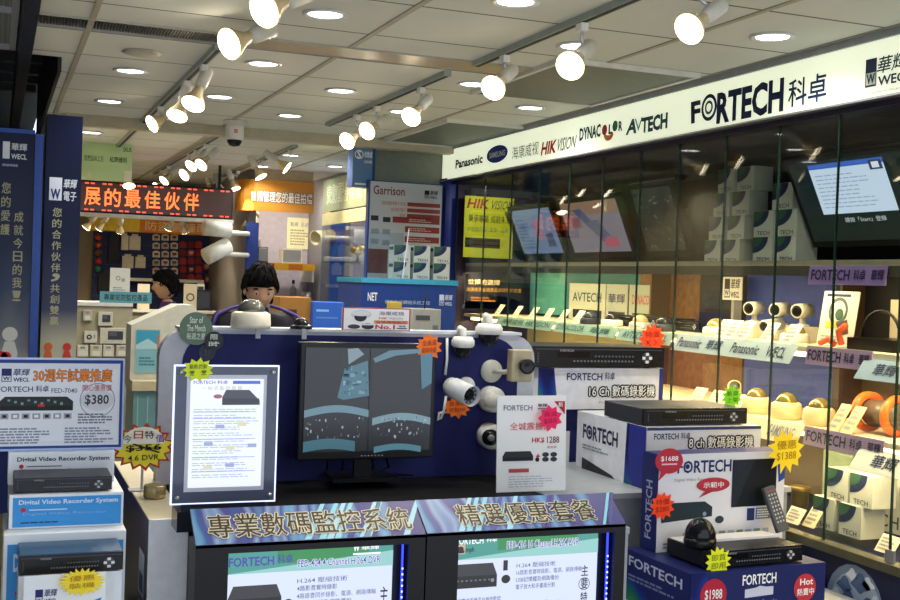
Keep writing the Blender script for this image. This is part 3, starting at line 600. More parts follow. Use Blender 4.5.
# starburst price tags
def burst(name_label, px, py, r_px, Y, color, lines_, n=11, ink_=K, rz=0, jit=.05, X=None, stick=None, sq=1.0, seed=0, off=None):
    p = onY(px, py, Y) if X is None else onX(px, py, X)
    zc = (p.y*CF.y+p.x*CF.x); r = r_px*zc/F_PX
    b = MB(); st = [(x*1.0, y*sq) for x, y in starshape(n, r*.74, r*1.04, jit, seed)]; M = Matrix.Rotation(rz, 4, 'Z') @ R90
    b.prism(st, 0, .002, mat(color, .5, 0, 0, 0), M)
    P = Pan(b, M @ Vector((-r*.7, r*.55*sq, .0021)), M.to_3x3() @ Vector((r*1.4, 0, 0)), M.to_3x3() @ Vector((0, -r*1.1*sq, 0)))
    k = len(lines_)
    for i, tx in enumerate(lines_): P.text(tx, .1, i/k+.06, .9, (i+1)/k-.06, ink_, 2, .005, tilt=-.06)
    if stick: b.box(-.002, .002, .001, .004, -stick, 0, LGREY)
    o = b.build('starburst_tag', None, (p.x, p.y, p.z)); return tag(o, name_label, 'price tag')
BR = '#b0342a'
burst('orange starburst tag hanging from the top corner of the monitor', 429, 347, 13.5, 3.7165, '#ff7a26', ('全高清', '限時特價'), ink_=ink('#a83a12'))
burst('orange starburst tag hanging below the bullet camera', 457, 407, 15, FY-.002, '#ff7a26', ('高清槍', '特價$388'), ink_=ink('#a83a12'), sq=.75, seed=3)
# white cords on the board
p = [onY(a, b_, FY-.012) for a, b_ in ((447, 338), (447, 360), (445, 375))]; q = [onY(a, b_, FY-.012) for a, b_ in ((446, 396), (444, 410), (441, 418), (438, 420), (439, 413), (445, 412))]
for pts, lb in ((p, 'white camera cord running down the blue board above the bullet camera'), (q, 'looped white camera cord on the blue board below the bullet camera')):
    o0 = pts[0]; tag(MB().tube([v_-o0 for v_ in pts], .005, WPLAST).build('camera_cord', None, o0), lb, 'cord')

# round badges and starburst at the board's top left
def badge(px, py, r_px, Y, color, txt, label, tc='#dfe6d8'):
    p = onY(px, py, Y); r = r_px*(p.y*CF.y+p.x*CF.x)/F_PX; b = MB(); b.lathe([(r, 0), (r, .003)], mat(color, .4), R90, 32, False)
    P = Pan(b, (-r, -.0035, r), (2*r, 0, 0), (0, 0, -2*r))
    for i, t_ in enumerate(txt): k = len(txt); P.text(t_, .22 if i else .3, .14+i*.74/k, .78 if i else .7, .14+(i+.8)*.74/k, ink(tc), 2, .01)
    o = b.build('round_badge', None, (p.x, p.y, p.z)); return tag(o, label, 'badge')
badge(196, 328.5, 16.5, BY-.0105, '#5f7560', ('Star of', 'The Month', '每週之星'), 'grey green round badge with three lines of writing at the board corner')
badge(214, 341, 9.5, BY-.0142, '#26262c', ('限', '時'), 'small black round badge below the grey green one')
badge(207, 352, 8.5, BY-.0062, '#2c2f3c', ('優惠',), 'second small black round badge hanging lowest of the badges', '#4a5068')

# edge lit acrylic frame
x, z, w_, h = fr(172, 365, 277, 503, 3.2)
t = T('poster_stand', 'edge lit clear acrylic frame with printed price sheet on the counter', 'poster frame', (x, 3.2, z), rot=(0, 0, 0)); fz = z-TBL-.001
E_ = scr('#cfdcff', 1.5)
MB().box(-w_/2+.004, w_/2-.004, -.004, .004, .004, h-.004, mat('#5a6074', .15)).build('backing_panel', t)
b = MB()
for a in ((-w_/2, -w_/2+.004, 0, h), (w_/2-.004, w_/2, 0, h), (-w_/2+.004, w_/2-.004, 0, .004), (-w_/2+.004, w_/2-.004, h-.004, h)): b.box(a[0], a[1], -.005, .005, a[2], a[3], E_)
b.build('lit_edge', t)
b = MB(); P = fpan(b, w_, h, -.0048); P.rect(.12, .07, .88, .91, ink('#cdd0dc')); P.rect(.155, .1, .85, .88, scr('#e3e9fb', 1.0), 2)
q = Pan(b, P.P(.155, .1, 2), P.R*.695, P.D*.78)
q.text('FORTECH', .04, .015, .33, .045, SV, 2, .01); q.rect(.57, .015, .95, .045, scr('#4a6ac8', .9), 2); q.text('科卓', .36, .012, .5, .046, SV, 2); q.text('一 站 式 監 控 服 務', .15, .065, .7, .1, scr('#c9c0b0', .8), 2, .01)
q.poly([(.48, .1), (.8, .1), (.95, .2), (.95, .24), (.43, .24), (.43, .17)], scr('#54566a', .5), 2); q.rect(.44, .18, .94, .235, scr('#3a3c4c', .5), 3); q.oval(.37, .16, .06, scr('#b06a78', .7), 3, .02)
for i in range(12):
    q.lines(.05, .27+i*.055, .95, .31+i*.055, 2, scr('#a9b8e0', .9), 3, .4, i)
for i, (u, v_) in enumerate(((.35, .42), (.65, .4), (.2, .58), (.5, .62), (.8, .6), (.2, .8), (.5, .78))): q.rect(u, v_, u+.12, v_+.035, scr('#d8d6b4' if i % 2 else '#9aa8d0', .9), 4)
for v_ in (.3, .36, .55, .72, .85): q.rect(.04, v_, .9, v_+.006, scr('#88a4e4', .9), 4)
b.build('price_sheet', t)
for u, v_ in ((-1, 0), (1, 0), (-1, 1), (1, 1)): MB().lathe([(.007, 0), (.006, .006), (.001, .008)], STEEL, aimM((u*(w_/2-.018), -.005, .02+v_*(h-.04)), (0, -1, 0)), 12).build('fixing_stud', t)
MB().box(-w_/2*.9, w_/2*.9, -.04, .06, -fz, -.012, mat('#20222c', .2)).box(-w_/2*.8, w_/2*.8, -.01, .012, -.012, .001, mat('#2a2c38', .2)).build('foot_base', t)
burst('yellow green starburst tag on the corner of the lit acrylic frame', 198, 370, 15.5, 3.193, '#d6e61e', ('最新到貨', '!!'), ink_=ink('#5f7a10'), sq=.75, seed=5)

# white price sheet
def art_1288(P, w, h):
    P.text('FORTECH', .09, .1, .5, .155, ink('#33395f'), 2, .005); P.text('華輝', .58, .085, .72, .12, NV, 2, .02); P.rect(.58, .13, .72, .145, GY, 2); P.poly([(.82, .06), (.98, .06), (.98, .2)], ink('#b02030'), 2); P.text('新', .88, .07, .95, .12, W_, 3)
    P.text('全城震撼價', .18, .28, .78, .36, ink('#c94a50'), 2, .012); P.text('HK$', .5, .44, .68, .5, ink('#b83a40'), 2, .03); P.text('1288', .72, .43, .9, .5, ink('#6a2a30'), 2, .01); P.text('優惠價', .72, .53, .86, .555, ink('#d06a70'), 2)
    P.poly([(.12, .58), (.48, .58), (.52, .63), (.52, .68), (.08, .68), (.08, .63)], ink('#2a2c34'), 2); P.rect(.09, .64, .51, .675, ink('#15161c'), 3); P.text('+', .56, .61, .62, .66, RD, 2, .04); P.oval(.58, .67, .03, K, 2)
    for i in range(4): P.oval(.7+(i % 2)*.12, .62+(i//2)*.05, .05, ink('#34363e'), 2, .025)
    P.rect(.17, .76, .46, .8, ink('#c2484e'), 2); P.lines(.17, .83, .9, .96, 5, ink('#bcc0d0'), 2, .35)
sheet('price_sheet', 'white printed price sheet with DVR picture and pink starburst on the counter', 'sign', 498, 396, 567, 492, 3.55, art_1288, th=.004, zfix=TBL+.001, tilt=-.06)
burst('bright pink starburst tag stuck on the white price sheet', 550, 418, 13, 3.53, '#ff2a6a', ('再減', '$88'), ink_=ink('#c01040'), n=9)

# silver topped low wall and big starburst
a, b_ = onY(149, 520, 3.3), onY(189, 518, 3.3); zt = (a.z+b_.z)/2; wl = T('low_wall', 'low wall with silver top and end beside the lit acrylic frame, navy printed side', 'counter wall', ((a.x+b_.x)/2, 3.3, 0)); ww = (b_.x-a.x)/2
MB().box(-ww+.004, ww-.004, .004, 1.05, 0, zt-.002, mat('#24283c')).build('core', wl)
b = MB().box(-ww, ww, 0, .004, 0, zt, mat('#eceef4', .4)).box(-ww, ww, .004, 1.05, zt-.004, zt, mat('#cfc8b0', .3, .3)); b.build('metal_cladding', wl, bevel=.004)
b = MB().box(-ww, -ww+.004, .0045, 1.05, 0, zt-.005, mat('#1a1f55', .3)); P = lpan(b, -ww-.0005, 1.045, zt-.005, 0, .527); P.rect(0, .55, 1, 1, ramp_mat('blue_spark_print', 2, 0, zt*.45, [(0, '#7fa8e0'), (.3, '#3a5cc0'), (1, '#1a1f55')], .3, 0, .2)); P.rect(.83, .12, .95, .26, ink('#c9d4ea'), 2); P.rect(.85, .19, .93, .25, ink('#2a3a80'), 3); P.text('華輝', .83, .28, .95, .33, ink('#c9d4ea'), 2); b.build('printed_side', wl)
def big_star():
    p = onY(143, 447, 3.75); r = 28*(p.y*CF.y+p.x*CF.x)/F_PX
    b = MB(); b.prism([(x*1.08, y*.82) for x, y in starshape(15, r*.82, r*1.08, .04, 2)], 0, .003, mat('#b8352c'), R90); b.prism([(x*1.0, y*.74) for x, y in starshape(15, r*.8, r*1.02, .04, 2)], .003, .005, mat('#f0e13c'), R90)
    P = Pan(b, (-r, -.0055, r*.9), (2*r, 0, 0), (0, 0, -1.8*r))
    P.poly([(.12+.38*(1+math.cos(PI+PI*i/10)), .43+.34*math.sin(PI+PI*i/10)) for i in range(11)], ink('#f3efe0'), 2)
    for i, (ch, cl) in enumerate((('今', '#1f8a6a'), ('日', '#c0302c'), ('特', '#202028'), ('價', '#6a3aa0'))): P.text(ch, .14+i*.19, .17+[.08, 0, 0, .08][i], .30+i*.19, .33+[.08, 0, 0, .08][i], ink(cl), 3, .02)
    P.text('$356', .2, .46, .82, .6, K, 3, .015, tilt=-.03); P.rect(.3, .51, .8, .525, K, 4); P.poly([(.3, .44), (.34, .42), (.8, .6), (.77, .62)], K, 4); P.text('4.6 DVR', .24, .66, .78, .77, K, 3, .01, tilt=-.02)
    b.box(-.004, .004, -.001, .003, -(p.z-zt)+.001, 0, LGREY); b.box(-.04, .04, -.02, .03, -(p.z-zt)+.001, -(p.z-zt)+.004, LGREY)
    tag(b.build('starburst_tag', None, (p.x-.0, p.y, p.z)), 'big red edged yellow starburst tag with handwritten price standing on the silver wall', 'price tag')
big_star()
tag(MB().lathe([(.03, 0), (.034, .004), (.034, .035), (.03, .04)], mat('#9a8c66', .3, .5)).build('tape_roll', None, (wl.location.x, 3.62, zt+.001)), 'small brassy round tin on the silver wall top under the big starburst', 'tin')

# ------------------------------------------------------------------ recorder boxes on the right of the counter
GCX0, GCX1 = onY(626, 560, 2.9).x+.02, 2.52
side = T('side_counter', 'grey laminate stepped counter carrying the stack of white and navy recorder boxes', 'counter', (0, 0, 0))
ZN = onY(755, 569, 3.0).z-.165; ZR = .895
MB().box(1.97, 2.74, 3.02, 3.5, 0, ZN-.02, mat('#8e9196', .45)).box(1.74, 1.772, 2.99, 3.5, 0, ZR-.02, mat('#9b9ea3', .45)).box(1.76, 1.95, 3.5, 4.15, 0, ZR-.02, mat('#8e9196', .45)).box(1.95, 2.74, 3.5, 4.15, 0, ZR-.02, mat('#8e9196', .45)).build('counter_body', side)
MB().box(1.96, 2.75, 2.96, 3.5, ZN-.02, ZN-.001, mat('#a3a6aa', .3)).build('front_top', side)
MB().box(1.738, 1.774, 2.985, 3.49, ZR-.02, ZR-.001, mat('#a3a6aa', .3)).box(1.755, 2.75, 3.49, 4.16, ZR-.02, ZR-.001, mat('#a3a6aa', .3)).build('rear_top', side)
PLANET = ramp_mat('planet_print', 2, .02, .2, [(0, '#3fa04c'), (.35, '#1f6f6a'), (.6, '#223a94'), (1, '#1a2058')], .35, 0, .1)
def logo(P, a, b, c, d, m, l=2, cjk=True):
    P.text('FORTECH', a, b, a+(c-a)*(.72 if cjk else 1), d, m, l, .02)
    r = (c-a)*(.72 if cjk else 1)*.055; P.oval(a+(c-a)*(.72 if cjk else 1)*.215, (b+d)/2, r*.55, m, l+1)
    if cjk: P.text('科卓', a+(c-a)*.8, b, c, d, m, l, .02)
def dvr(label, loc, w, d, h, rz=0, face='#17181c', top='#232429', grp=None, knob='#b9bcc2'):
    t = T('video_recorder', label, 'video recorder', loc, rz)
    MB().box(-w/2, w/2, -d/2+.012, d/2, .004, h, mat(top, .4, .2)).build('body', t, bevel=.003)
    b = MB().box(-w/2, w/2, -d/2, -d/2+.0115, .004, h, mat(face, .25)); P = fpan(b, w, h-.004, -d/2-.0002, .004)
    P.rect(.02, .1, .98, .16, mat('#3a3c44', .3)); P.rect(.18, .25, .42, .55, mat('#0c0c10', .2), 1); P.text('FORTECH', .2, .14, .3, .24, LGREY, 2)
    for i in range(18): P.rect(.3+i*.026, .66, .314+i*.026, .74, ink('#70747c'), 2)
    for i in range(12): P.rect(.46+i*.026, .42, .474+i*.026, .5, ink('#5a5e66'), 2)
    for i in range(4): P.oval(.04, .35+i*.13, .006, ink('#8a3030' if i == 0 else '#50545c'), 2)
    b.build('front_panel', t)
    b = MB(); q = h*.26; M = Matrix.Translation((w*.36, -d/2-.0001, h*.5)) @ R90
    b.lathe([(q, 0), (q, .003), (q*.4, .005)], mat('#3b3d44', .3), M, 18, False)
    P = Pan(b, (w*.36-q, -d/2-.0052, h*.5+q), (2*q, 0, 0), (0, 0, -2*q))
    for a, c_ in ((.5, .15), (.5, .85), (.15, .5), (.85, .5)): P.rect(a-.16, c_-.13, a+.16, c_+.13, ink(knob), 1)
    b.build('jog_buttons', t)
    for sx_ in (-1, 1):
        MB().box(sx_*w*.4-.012, sx_*w*.4+.012, -d/2+.03, -d/2+.054, 0, .004, BLACK).box(sx_*w*.4-.012, sx_*w*.4+.012, d/2-.06, d/2-.036, 0, .004, BLACK).build('feet', t)
    return t
def carton(label, loc, w, d, h, front, left=None, base=None, rz=0, top=None, name='recorder_box', cat='box', grp=None, topart=None):
    t = T(name, label, cat, loc, rz, grp); base = base or WPLAST
    b = MB().box(-w/2, w/2, -d/2, d/2, 0, h, base)
    P = fpan(b, w, h, -d/2-.0003); front(P, w, h)
    if left: left(lpan(b, -w/2-.0003, d, h), d, h)
    if topart: topart(tpan(b, w, d, h-.0005+.0008))
    b.build('carton_body', t)
    b = MB().box(-w/2, w/2, -.0012, .0012, h, h+.0006, base).box(-w/2+.001, w/2-.001, -d/2+.001, d/2-.001, h-.0001, h+.0003, top or base); b.build('lid', t); return t
def bubble(P, cx, cy, r, txt, m=RD, l=5, ry=None, tc=W_):
    P.oval(cx, cy, r, m, l, ry); ry = ry or r*P.asp; P.poly([(cx-r*.5, cy+ry*.75), (cx-r*.05, cy+ry*.8), (cx-r*.75, cy+ry*1.35)], m, l); P.text(txt, cx-r*.65, cy-ry*.35, cx+r*.65, cy+ry*.35, tc, l+1, .01)
RZ = math.radians(5)
WHB = mat('#dddde3', .4); BLT = ink('#1f2a5e')
# bottom navy box, its recorder and the upright white box
def f_navy(P, w, h):
    P.rect(0, 0, 1, 1, ink('#1b245c')); P.poly([(0, 0), (.1, 0), (.2, .5), (.22, 1), (0, 1)], PLANET, 2); P.text('FORTECH', .37, .1, .62, .3, W_, 3, .02); P.poly([(.39, .38), (.47, .36), (.5, .33), (.55, .36), (.6, .36), (.6, .52), (.39, .54)], ink('#c8cbdc'), 3); P.text('Digital Video Recorder', .37, .6, .63, .72, ink('#aeb6d8'), 3, 0); P.lines(.37, .78, .8, .96, 3, ink('#6c77a8'), 3)
    bubble(P, .16, .42, .095, '$1988', ink('#b3243a')); P.oval(.84, .45, .085, ink('#b83440'), 4); P.text('Hot', .8, .27, .9, .4, W_, 5, .02); P.text('熱賣中', .78, .46, .91, .6, W_, 5, .01)
def l_navy(P, d, h):
    P.rect(0, 0, 1, 1, ink('#20296a')); P.text('FORTECH', .1, .1, .9, .3, ink('#c9d2ee'), 3, .02, tilt=.05); P.poly([(0, .55), (.3, .6), (.5, 1), (0, 1)], PLANET, 2); P.lines(.1, .45, .9, .6, 2, ink('#7c86b8'), 3)
bx = (onY(683, 578, 3.0).x+onY(830, 565, 3.0).x)/2; zf = ZN
carton('navy recorder box with red round stickers at the bottom of the box stack', (bx, 3.19, zf), .53, .37, .165, f_navy, l_navy, mat('#1b245c', .4), math.radians(3))
z1 = zf+.1665; RZ = math.radians(3)
xl_, xr_ = onY(703, 560, 3.03).x, onY(803, 560, 3.03).x; xc = (xl_+xr_)/2
dvr('black recorder with yellow starburst on the bottom navy box', (xc, 3.135, z1), xr_-xl_, .21, .055, RZ)
carton_tray = T('box_tray', 'open white cardboard tray sheet under the upright white recorder box', 'tray', (xc, 3.17, z1+.0562), RZ)
MB().box(-.19, .19, -.03, .06, 0, .003, WHB).box(-.19, .19, -.03, -.027, .003, .008, WHB).build('tray_sheet', carton_tray)
def f_up(P, w, h):
    P.rect(0, 0, 1, 1, ink('#dddde3')); P.poly([(.93, .0), (1, 0), (1, .3), (.95, .34)], ink('#2a4a9a'), 2); P.text('FORTECH', .14, .07, .56, .2, BLT, 3, .02); P.oval(.215, .13, .016, BLT, 4); P.text('Digital Video Recorder', .12, .25, .42, .29, GY, 3, 0)
    P.rect(.57, .08, .93, .58, ink('#10151d'), 3); P.poly([(.57, .08), (.75, .08), (.6, .58), (.57, .58)], ink('#1c2632'), 4)
    P.poly([(.1, .5), (.36, .5), (.42, .56), (.42, .66), (.03, .7), (.03, .58)], ink('#1f3038'), 3); P.oval(.36, .63, .014, ink('#8aa0a8'), 4); P.oval(.48, .7, .035, ink('#2b3c44'), 3, .04); P.rect(.7, .6, .76, .73, ink('#2a3564'), 3); P.rect(.77, .6, .92, .72, ink('#6e7486'), 3); P.lines(.78, .61, .91, .71, 4, W_, 4)
    P.text('示範中', .34, .3, .5, .36, W_, 7, .01); P.oval(.42, .33, .13, ink('#b33040'), 5, .075); P.poly([(.36, .39), (.42, .4), (.31, .46)], ink('#b33040'), 5)
    for i in range(10): P.rect(.2+i*.07, .82, .25+i*.07, .88, ink('#aab0c0' if i % 2 else '#7f9a70'), 3)
    P.lines(.05, .9, .9, .97, 2, GY, 3)
def l_up(P, d, h): P.rect(0, 0, 1, 1, ink('#222b68')); Pan(P.b, P.o+P.D*1.0, -P.D, P.R).text('FORTECH', .12, .3, .72, .7, ink('#aab4de'), 3, .02)
x, z, w_, h = fr(655, 455, 786, 535, 3.22); 
xa, xb = onY(655, 500, 3.27).x, onY(786, 500, 3.27).x; zu = onY(720, 453, 3.27).z
carton('upright white recorder box picturing a monitor, standing behind the black recorder', ((xa+xb)/2, 3.318, z1+.0005), xb-xa, .09, zu-z1, f_up, l_up, mat('#2a3270', .4), RZ)
# remote control leaning on the upright box
t = T('remote_control', 'grey remote control leaning against the upright white box', 'remote control', (onY(783, 540, 3.2).x, 3.205, z1+.061), rot=(-.3, -.22, RZ))
MB().box(-.024, .024, -.009, .009, 0, .155, mat('#4a4d55', .4)).build('body', t, bevel=.004)
b = MB(); P = fpan(b, .048, .155, -.0093)
for i in range(9):
    for j in range(3): P.oval(.25+j*.25, .1+i*.085, .075, ink('#aeb2ba' if i else '#b04040'), 1, n=8)
b.build('buttons', t)
# small shiny black dome on the recorder
t = T('dome_camera', 'glossy black dome camera on top of the lowest black recorder', 'security camera', (onY(700, 540, 3.09).x, 3.09, z1+.0556))
MB().lathe([(.046, 0), (.05, .004), (.052, .02), (.05, .03)], mat('#111114', .2)).build('base', t)
MB().lathe([(.05, .03)]+[(max(1e-4, .05*math.cos(a)), .03+.062*math.sin(a)) for a in [i*PI/20 for i in range(1, 11)]], mat('#15161c', .05)).build('dome', t)
# grey box tower behind: lower filler box, eight channel box, recorder on top
def f_8(P, w, h):
    P.rect(0, 0, 1, 1, WHB); P.rect(.0, 0, 1, .05, ink('#3b4068'), 2); P.text('FORTECH', .06, .1, .27, .2, BLT, 3, .02); P.text('科卓', .29, .09, .37, .2, BLT, 3, .02); P.otext('8 ch 數碼錄影機', .36, .16, .93, .36, W_, K, 3, .005, .10); P.text('H.264 DVR digital recorder', .5, .4, .9, .43, GY, 3, 0); P.poly([(.88, .6), (1, .5), (1, 1), (.85, 1)], PLANET, 2)
def l_8(P, d, h):
    P.rect(0, 0, 1, 1, WHB); P.text('FORTECH', .1, .2, .62, .46, ink('#232a4a'), 3, .025); P.oval(.205, .33, .02, ink('#232a4a'), 4); P.poly([(.1, .8), (.55, .95), (.6, 1), (.1, 1)], ink('#24262c'), 3); P.poly([(.74, .0), (.86, .0), (.8, .5), (.9, 1), (.72, 1)], PLANET, 2); P.poly([(.78, 0), (1, 0), (1, 1), (.84, 1), (.77, .5)], ink('#28308c'), 3); P.lines(.1, .55, .55, .65, 2, GY, 3)
xl = onY(648, 440, 3.53).x; xr = onY(762, 440, 3.53).x; zt8 = onY(708, 427, 3.53).z; x8 = (xl+xr)/2
carton('large white recorder box with big dark lettering on its side, eight channel front', (x8, 3.80, ZR), xr-xl, .52, zt8-ZR, f_8, l_8, WHB)
xa, xb = onY(645, 410, 3.56).x, onY(748, 410, 3.56).x
dvr('flat black recorder on the eight channel box', ((xa+xb)/2, 3.71, zt8+.001), xb-xa, .29, .062, top='#3a3b40')
p1, p2 = onY(540, 368, 4.12), onY(664, 409, 4.12)
def f_16(P, w, h):
    P.rect(0, 0, 1, 1, WHB); P.poly([(0, 0), (.12, 0), (.16, 1), (0, 1)], PLANET, 2); P.rect(.965, 0, 1, 1, ink('#2a2f74'), 2); P.text('FORTECH', .22, .12, .5, .3, BLT, 3, .02); P.text('科卓', .52, .1, .6, .3, BLT, 3, .02); P.otext('16 Ch 數碼錄影機', .4, .42, .93, .7, W_, K, 3, .005, .10); P.text('Professional Digital Recorder', .48, .8, .92, .88, GY, 3, 0)
w16 = p2.x-p1.x; h16 = p1.z-p2.z; cx = (p1.x+p2.x)/2
carton('navy recorder box under the sixteen channel box, by the partition end', (cx, 4.35, .80), w16*.97, .33, p2.z-.80-.001, lambda P, w, h: (P.rect(0, 0, 1, 1, ink('#232b66')), P.rect(0, .3, .3, 1, ink('#dfdfe4'), 2)), None, mat('#232b66', .4))
side2 = T('rear_counter', 'grey counter block behind the box stack beside the partition', 'counter', (cx, 4.37, 0)); MB().box(-.3, .3, -.19, .22, 0, .799, mat('#8e9196')).build('counter_body', side2)
carton('white sixteen channel recorder box with outlined characters, topped by a black recorder', (cx, 4.30, p2.z), w16, .33, h16, f_16, None, WHB)
q1, q2 = onY(534, 346, 4.10), onY(665, 373, 4.10)
dvr('black recorder with bright round key pad, topmost on the sixteen channel box', ((q1.x+q2.x)/2, 4.26, p1.z+.001), q2.x-q1.x, .30, max(.06, q1.z-p1.z-.002), top='#1d1e22', knob='#e8e8ea')
E_STARS = [
 ('red starburst tag on the glass above the topmost recorder', 652, 339, 15, None, '#ff4a26', ('特價', 'X X'), 2.79, 11, '#9c1f10'),
 ('green starburst tag behind the flat black recorder', 732, 397, 12, 3.75, '#7fd22e', ('新貨', '上架'), None, 12, '#2f7a10'),
 ('large yellow pointed starburst tag by the eight channel box', 786, 451, 21, 3.24, '#ffdc2a', ('優惠', '$1388'), None, 12, '#b08a10'),
 ('orange red starburst tag on the upright white box corner', 662, 506, 14, 3.245, '#ff4a1e', ('特價', '$280'), None, 11, '#b02a10'),
 ('yellow starburst tag on the lowest black recorder', 718, 562, 15, 3.01, '#e8ee22', ('即買', '即用'), None, 13, '#7a8a10')]
for i, (lb, px, py, r, Y, c_, tx, X, n, ik) in enumerate(E_STARS): burst(lb, px, py, r, Y, c_, tx, n, ink(ik), X=X, seed=i+10, jit=.12 if 'large' in lb else .05, rz=-PI/2*0)
def speech(px, py, r_px, Y, label, txt):
    p = onY(px, py, Y); r = r_px*(p.y*CF.y+p.x*CF.x)/F_PX; b = MB(); b.prism([(r*math.cos(i*PI/14), .8*r*math.sin(i*PI/14)) for i in range(28)], 0, .002, mat('#b8283c', .4), R90)
    b.prism([(-.5*r, -.6*r), (-.1*r, -.7*r), (-.75*r, -1.25*r)], 0, .0019, mat('#b8283c', .4), R90); P = Pan(b, (-r*.7, -.0022, r*.4), (1.4*r, 0, 0), (0, 0, -.8*r)); P.text(txt, .05, .1, .95, .55, W_, 2, .01); P.rect(.1, .68, .9, .8, ink('#e8c0c8'), 2)
    tag(b.build('speech_tag', None, p), label, 'price tag')
speech(669, 461, 16, 3.245, 'red speech bubble sticker at the top corner of the upright white box', '$1688')

# ------------------------------------------------------------------ left stack of recorder boxes and the framed price board
def f_dvs(blue):
    def f(P, w, h):
        bg = ink('#3a96dc') if blue else ink('#e2e8ee'); fg = ink('#cfe2f4') if blue else ink('#34363c')
        P.rect(0, 0, 1, 1, ink('#e9eff4')); P.rect(.03, .07, .98, .95, bg, 2)
        P.text('Digital Video Recorder System', .08, .14, .95, .32, fg, 3, .03); P.oval(.12, .44, .022, RD, 3); P.rect(.17, .43, .5, .46, fg, 3); P.text('Digital Video Recorder', .12, .52, .85, .62, ink('#8fb8de' if blue else '#9aa2aa'), 3, 0); P.lines(.1, .78, .6, .86, 1, ink('#20507c' if blue else '#70757c'), 3)
    return f
LBX = mat('#e4eaef', .45); LCY = mat('#6fb2d4', .45)
stand = T('display_plinth', 'dark plinth carrying the blue recorder boxes beside the silver wall', 'plinth', (.21, 3.55, 0)); MB().box(-.18, .18, -.32, .32, 0, .55, mat('#20232e')).build('plinth_body', stand)
def lbox(px0, py0, px1, py1, Y, d, blue, label, zb=None, base=LBX):
    x, z, w_, h = fr(px0, py0, px1, py1, Y); 
    if zb is not None: h += z-zb; z = zb
    carton(label, (x, Y+d/2, z), w_, d, h, f_dvs(blue), None, base, name='recorder_box'); return x, z, w_, h
x3, z3, w3, h3 = lbox(3, 533, 125, 602, 3.23, .30, True, 'light blue recorder box with a black recorder and white flyer, lowest of its stack', .5505)
x4, z4, w4, h4 = lbox(9, 494, 123, 534, 3.30, .30, True, 'blue recorder box in the middle of its stack, dark recorder on top', z3+h3+.001)
x5, z5, w5, h5 = lbox(8, 452, 114, 496, 3.47, .13, False, 'white recorder box topmost of the stack under the framed price board', z4+h4+.001)
dvr('dark recorder between the white and the blue recorder box', (x4-.01, 3.39, z4+h4+.001), .255, .14, .042, top='#34363c')
lid = T('box_shelf', 'white cardboard display tray in front of the blue boxes', 'tray', (x3+.01, 3.11, .55)); MB().box(-.165, .165, -.06, .115, 0, .0, LBX) if 0 else MB().box(-.165, .165, -.10, .11, 0, .004, LBX).build('tray_sheet', lid)
stand2 = T('display_plinth', 'low dark plinth under the front recorder and white flyer', 'plinth', (x3+.01, 3.11, 0)); MB().box(-.17, .17, -.11, .11, 0, .549, mat('#22242c')).build('plinth_body', stand2)
xd, zd, wd_, hd = fr(19, 554, 123, 574, 3.06)
rb = T('recorder_box', 'half hidden white box under the glossy front recorder', 'box', (xd, 3.13, .5545)); MB().box(-wd_/2, wd_/2, -.06, .09, 0, zd-.5545-.001, LBX).build('carton_body', rb)
dvr('glossy black recorder with round silver keys on the light blue box, lowest in its stack', (xd, 3.14, zd), wd_, .16, hd, knob='#d8dade', top='#3a5a78')
def art_fly(P, w, h):
    P.rect(0, 0, 1, 1, ink('#e2e6ea')); wecl(P, .14, .12, .4, .24, NV, ink('#e2e6ea'), 2); P.poly([(.55, .3), (.95, .22), (.8, .6), (.5, .7)], ink('#2a78c0'), 2); P.lines(.1, .5, .9, .95, 6, ink('#9aa2b0'), 2)
x, z, w_, h = fr(23, 573, 105, 650, 3.005); sheet('flyer', 'white flyer with navy emblem and yellow thumb sticker in front of the front recorder', 'flyer', 23, 574, 105, 650, 3.005, art_fly, th=.003, zfix=.5545, foot=False)
burst('yellow spiky starburst with thumbs up drawing on the white flyer', 82, 582, 22, 2.99, '#f0d82a', ('優惠', '裝機'), 22, ink('#b98a10'), sq=.62)
def art_380(P, w, h):
    P.rect(0, 0, 1, 1, ink('#1f3f8c')); P.rect(.0, .06, .965, .95, ink('#d9dde6'), 2)
    P.rect(.015, .12, .955, .9, ink('#e2e6ee'), 2.5); wecl(P, .05, .12, .26, .26, NV, ink('#e2e6ee'), 3)
    P.otext('30週年試業推廣', .29, .12, .9, .26, OR, ink('#7a3a1a'), 3, .02, .025); P.text('FORTECH', .02, .31, .29, .37, ink('#2a2f5a'), 3, .01); P.text('科卓', .31, .3, .41, .37, ink('#2a2f5a'), 3, .02); P.text('FED-7040', .43, .33, .63, .38, ink('#3a3a50'), 3, .005); P.text('開心優惠價', .67, .29, .9, .36, ink('#b83030'), 3, .02)
    P.poly([(.08, .42), (.55, .42), (.6, .47), (.6, .57), (.04, .57), (.04, .47)], ink('#232a2e'), 3); P.rect(.05, .52, .59, .565, ink('#0f1214'), 4); P.rect(.33, .5, .38, .53, RD, 5)
    for i in range(9): P.rect(.1+i*.05, .45+(i % 3)*.015, .12+i*.05, .47+(i % 3)*.02, ink('#7f9a98'), 5)
    P.ring(.79, .46, .14, ink('#8a8f9a'), 3, .95); P.oval(.79, .46, .133, ink('#d0d3da'), 3, .115); P.text('$380', .69, .4, .88, .52, ink('#33353c'), 4, .02)
    for i in range(7): P.rect(.05+i*.08, .6, .11+i*.08, .66, ink('#9aa0a8'), 3); P.rect(.065+i*.08, .615, .095+i*.08, .645, W_ if i % 2 else K, 4)
    P.lines(.64, .6, .95, .72, 4, ink('#6a6f7a'), 3); P.lines(.05, .75, .48, .93, 6, ink('#83889a'), 3); P.lines(.54, .75, .93, .93, 6, ink('#83889a'), 3, seed=4)
x, z, w_, h = fr(-6, 358, 124, 448, 3.5)
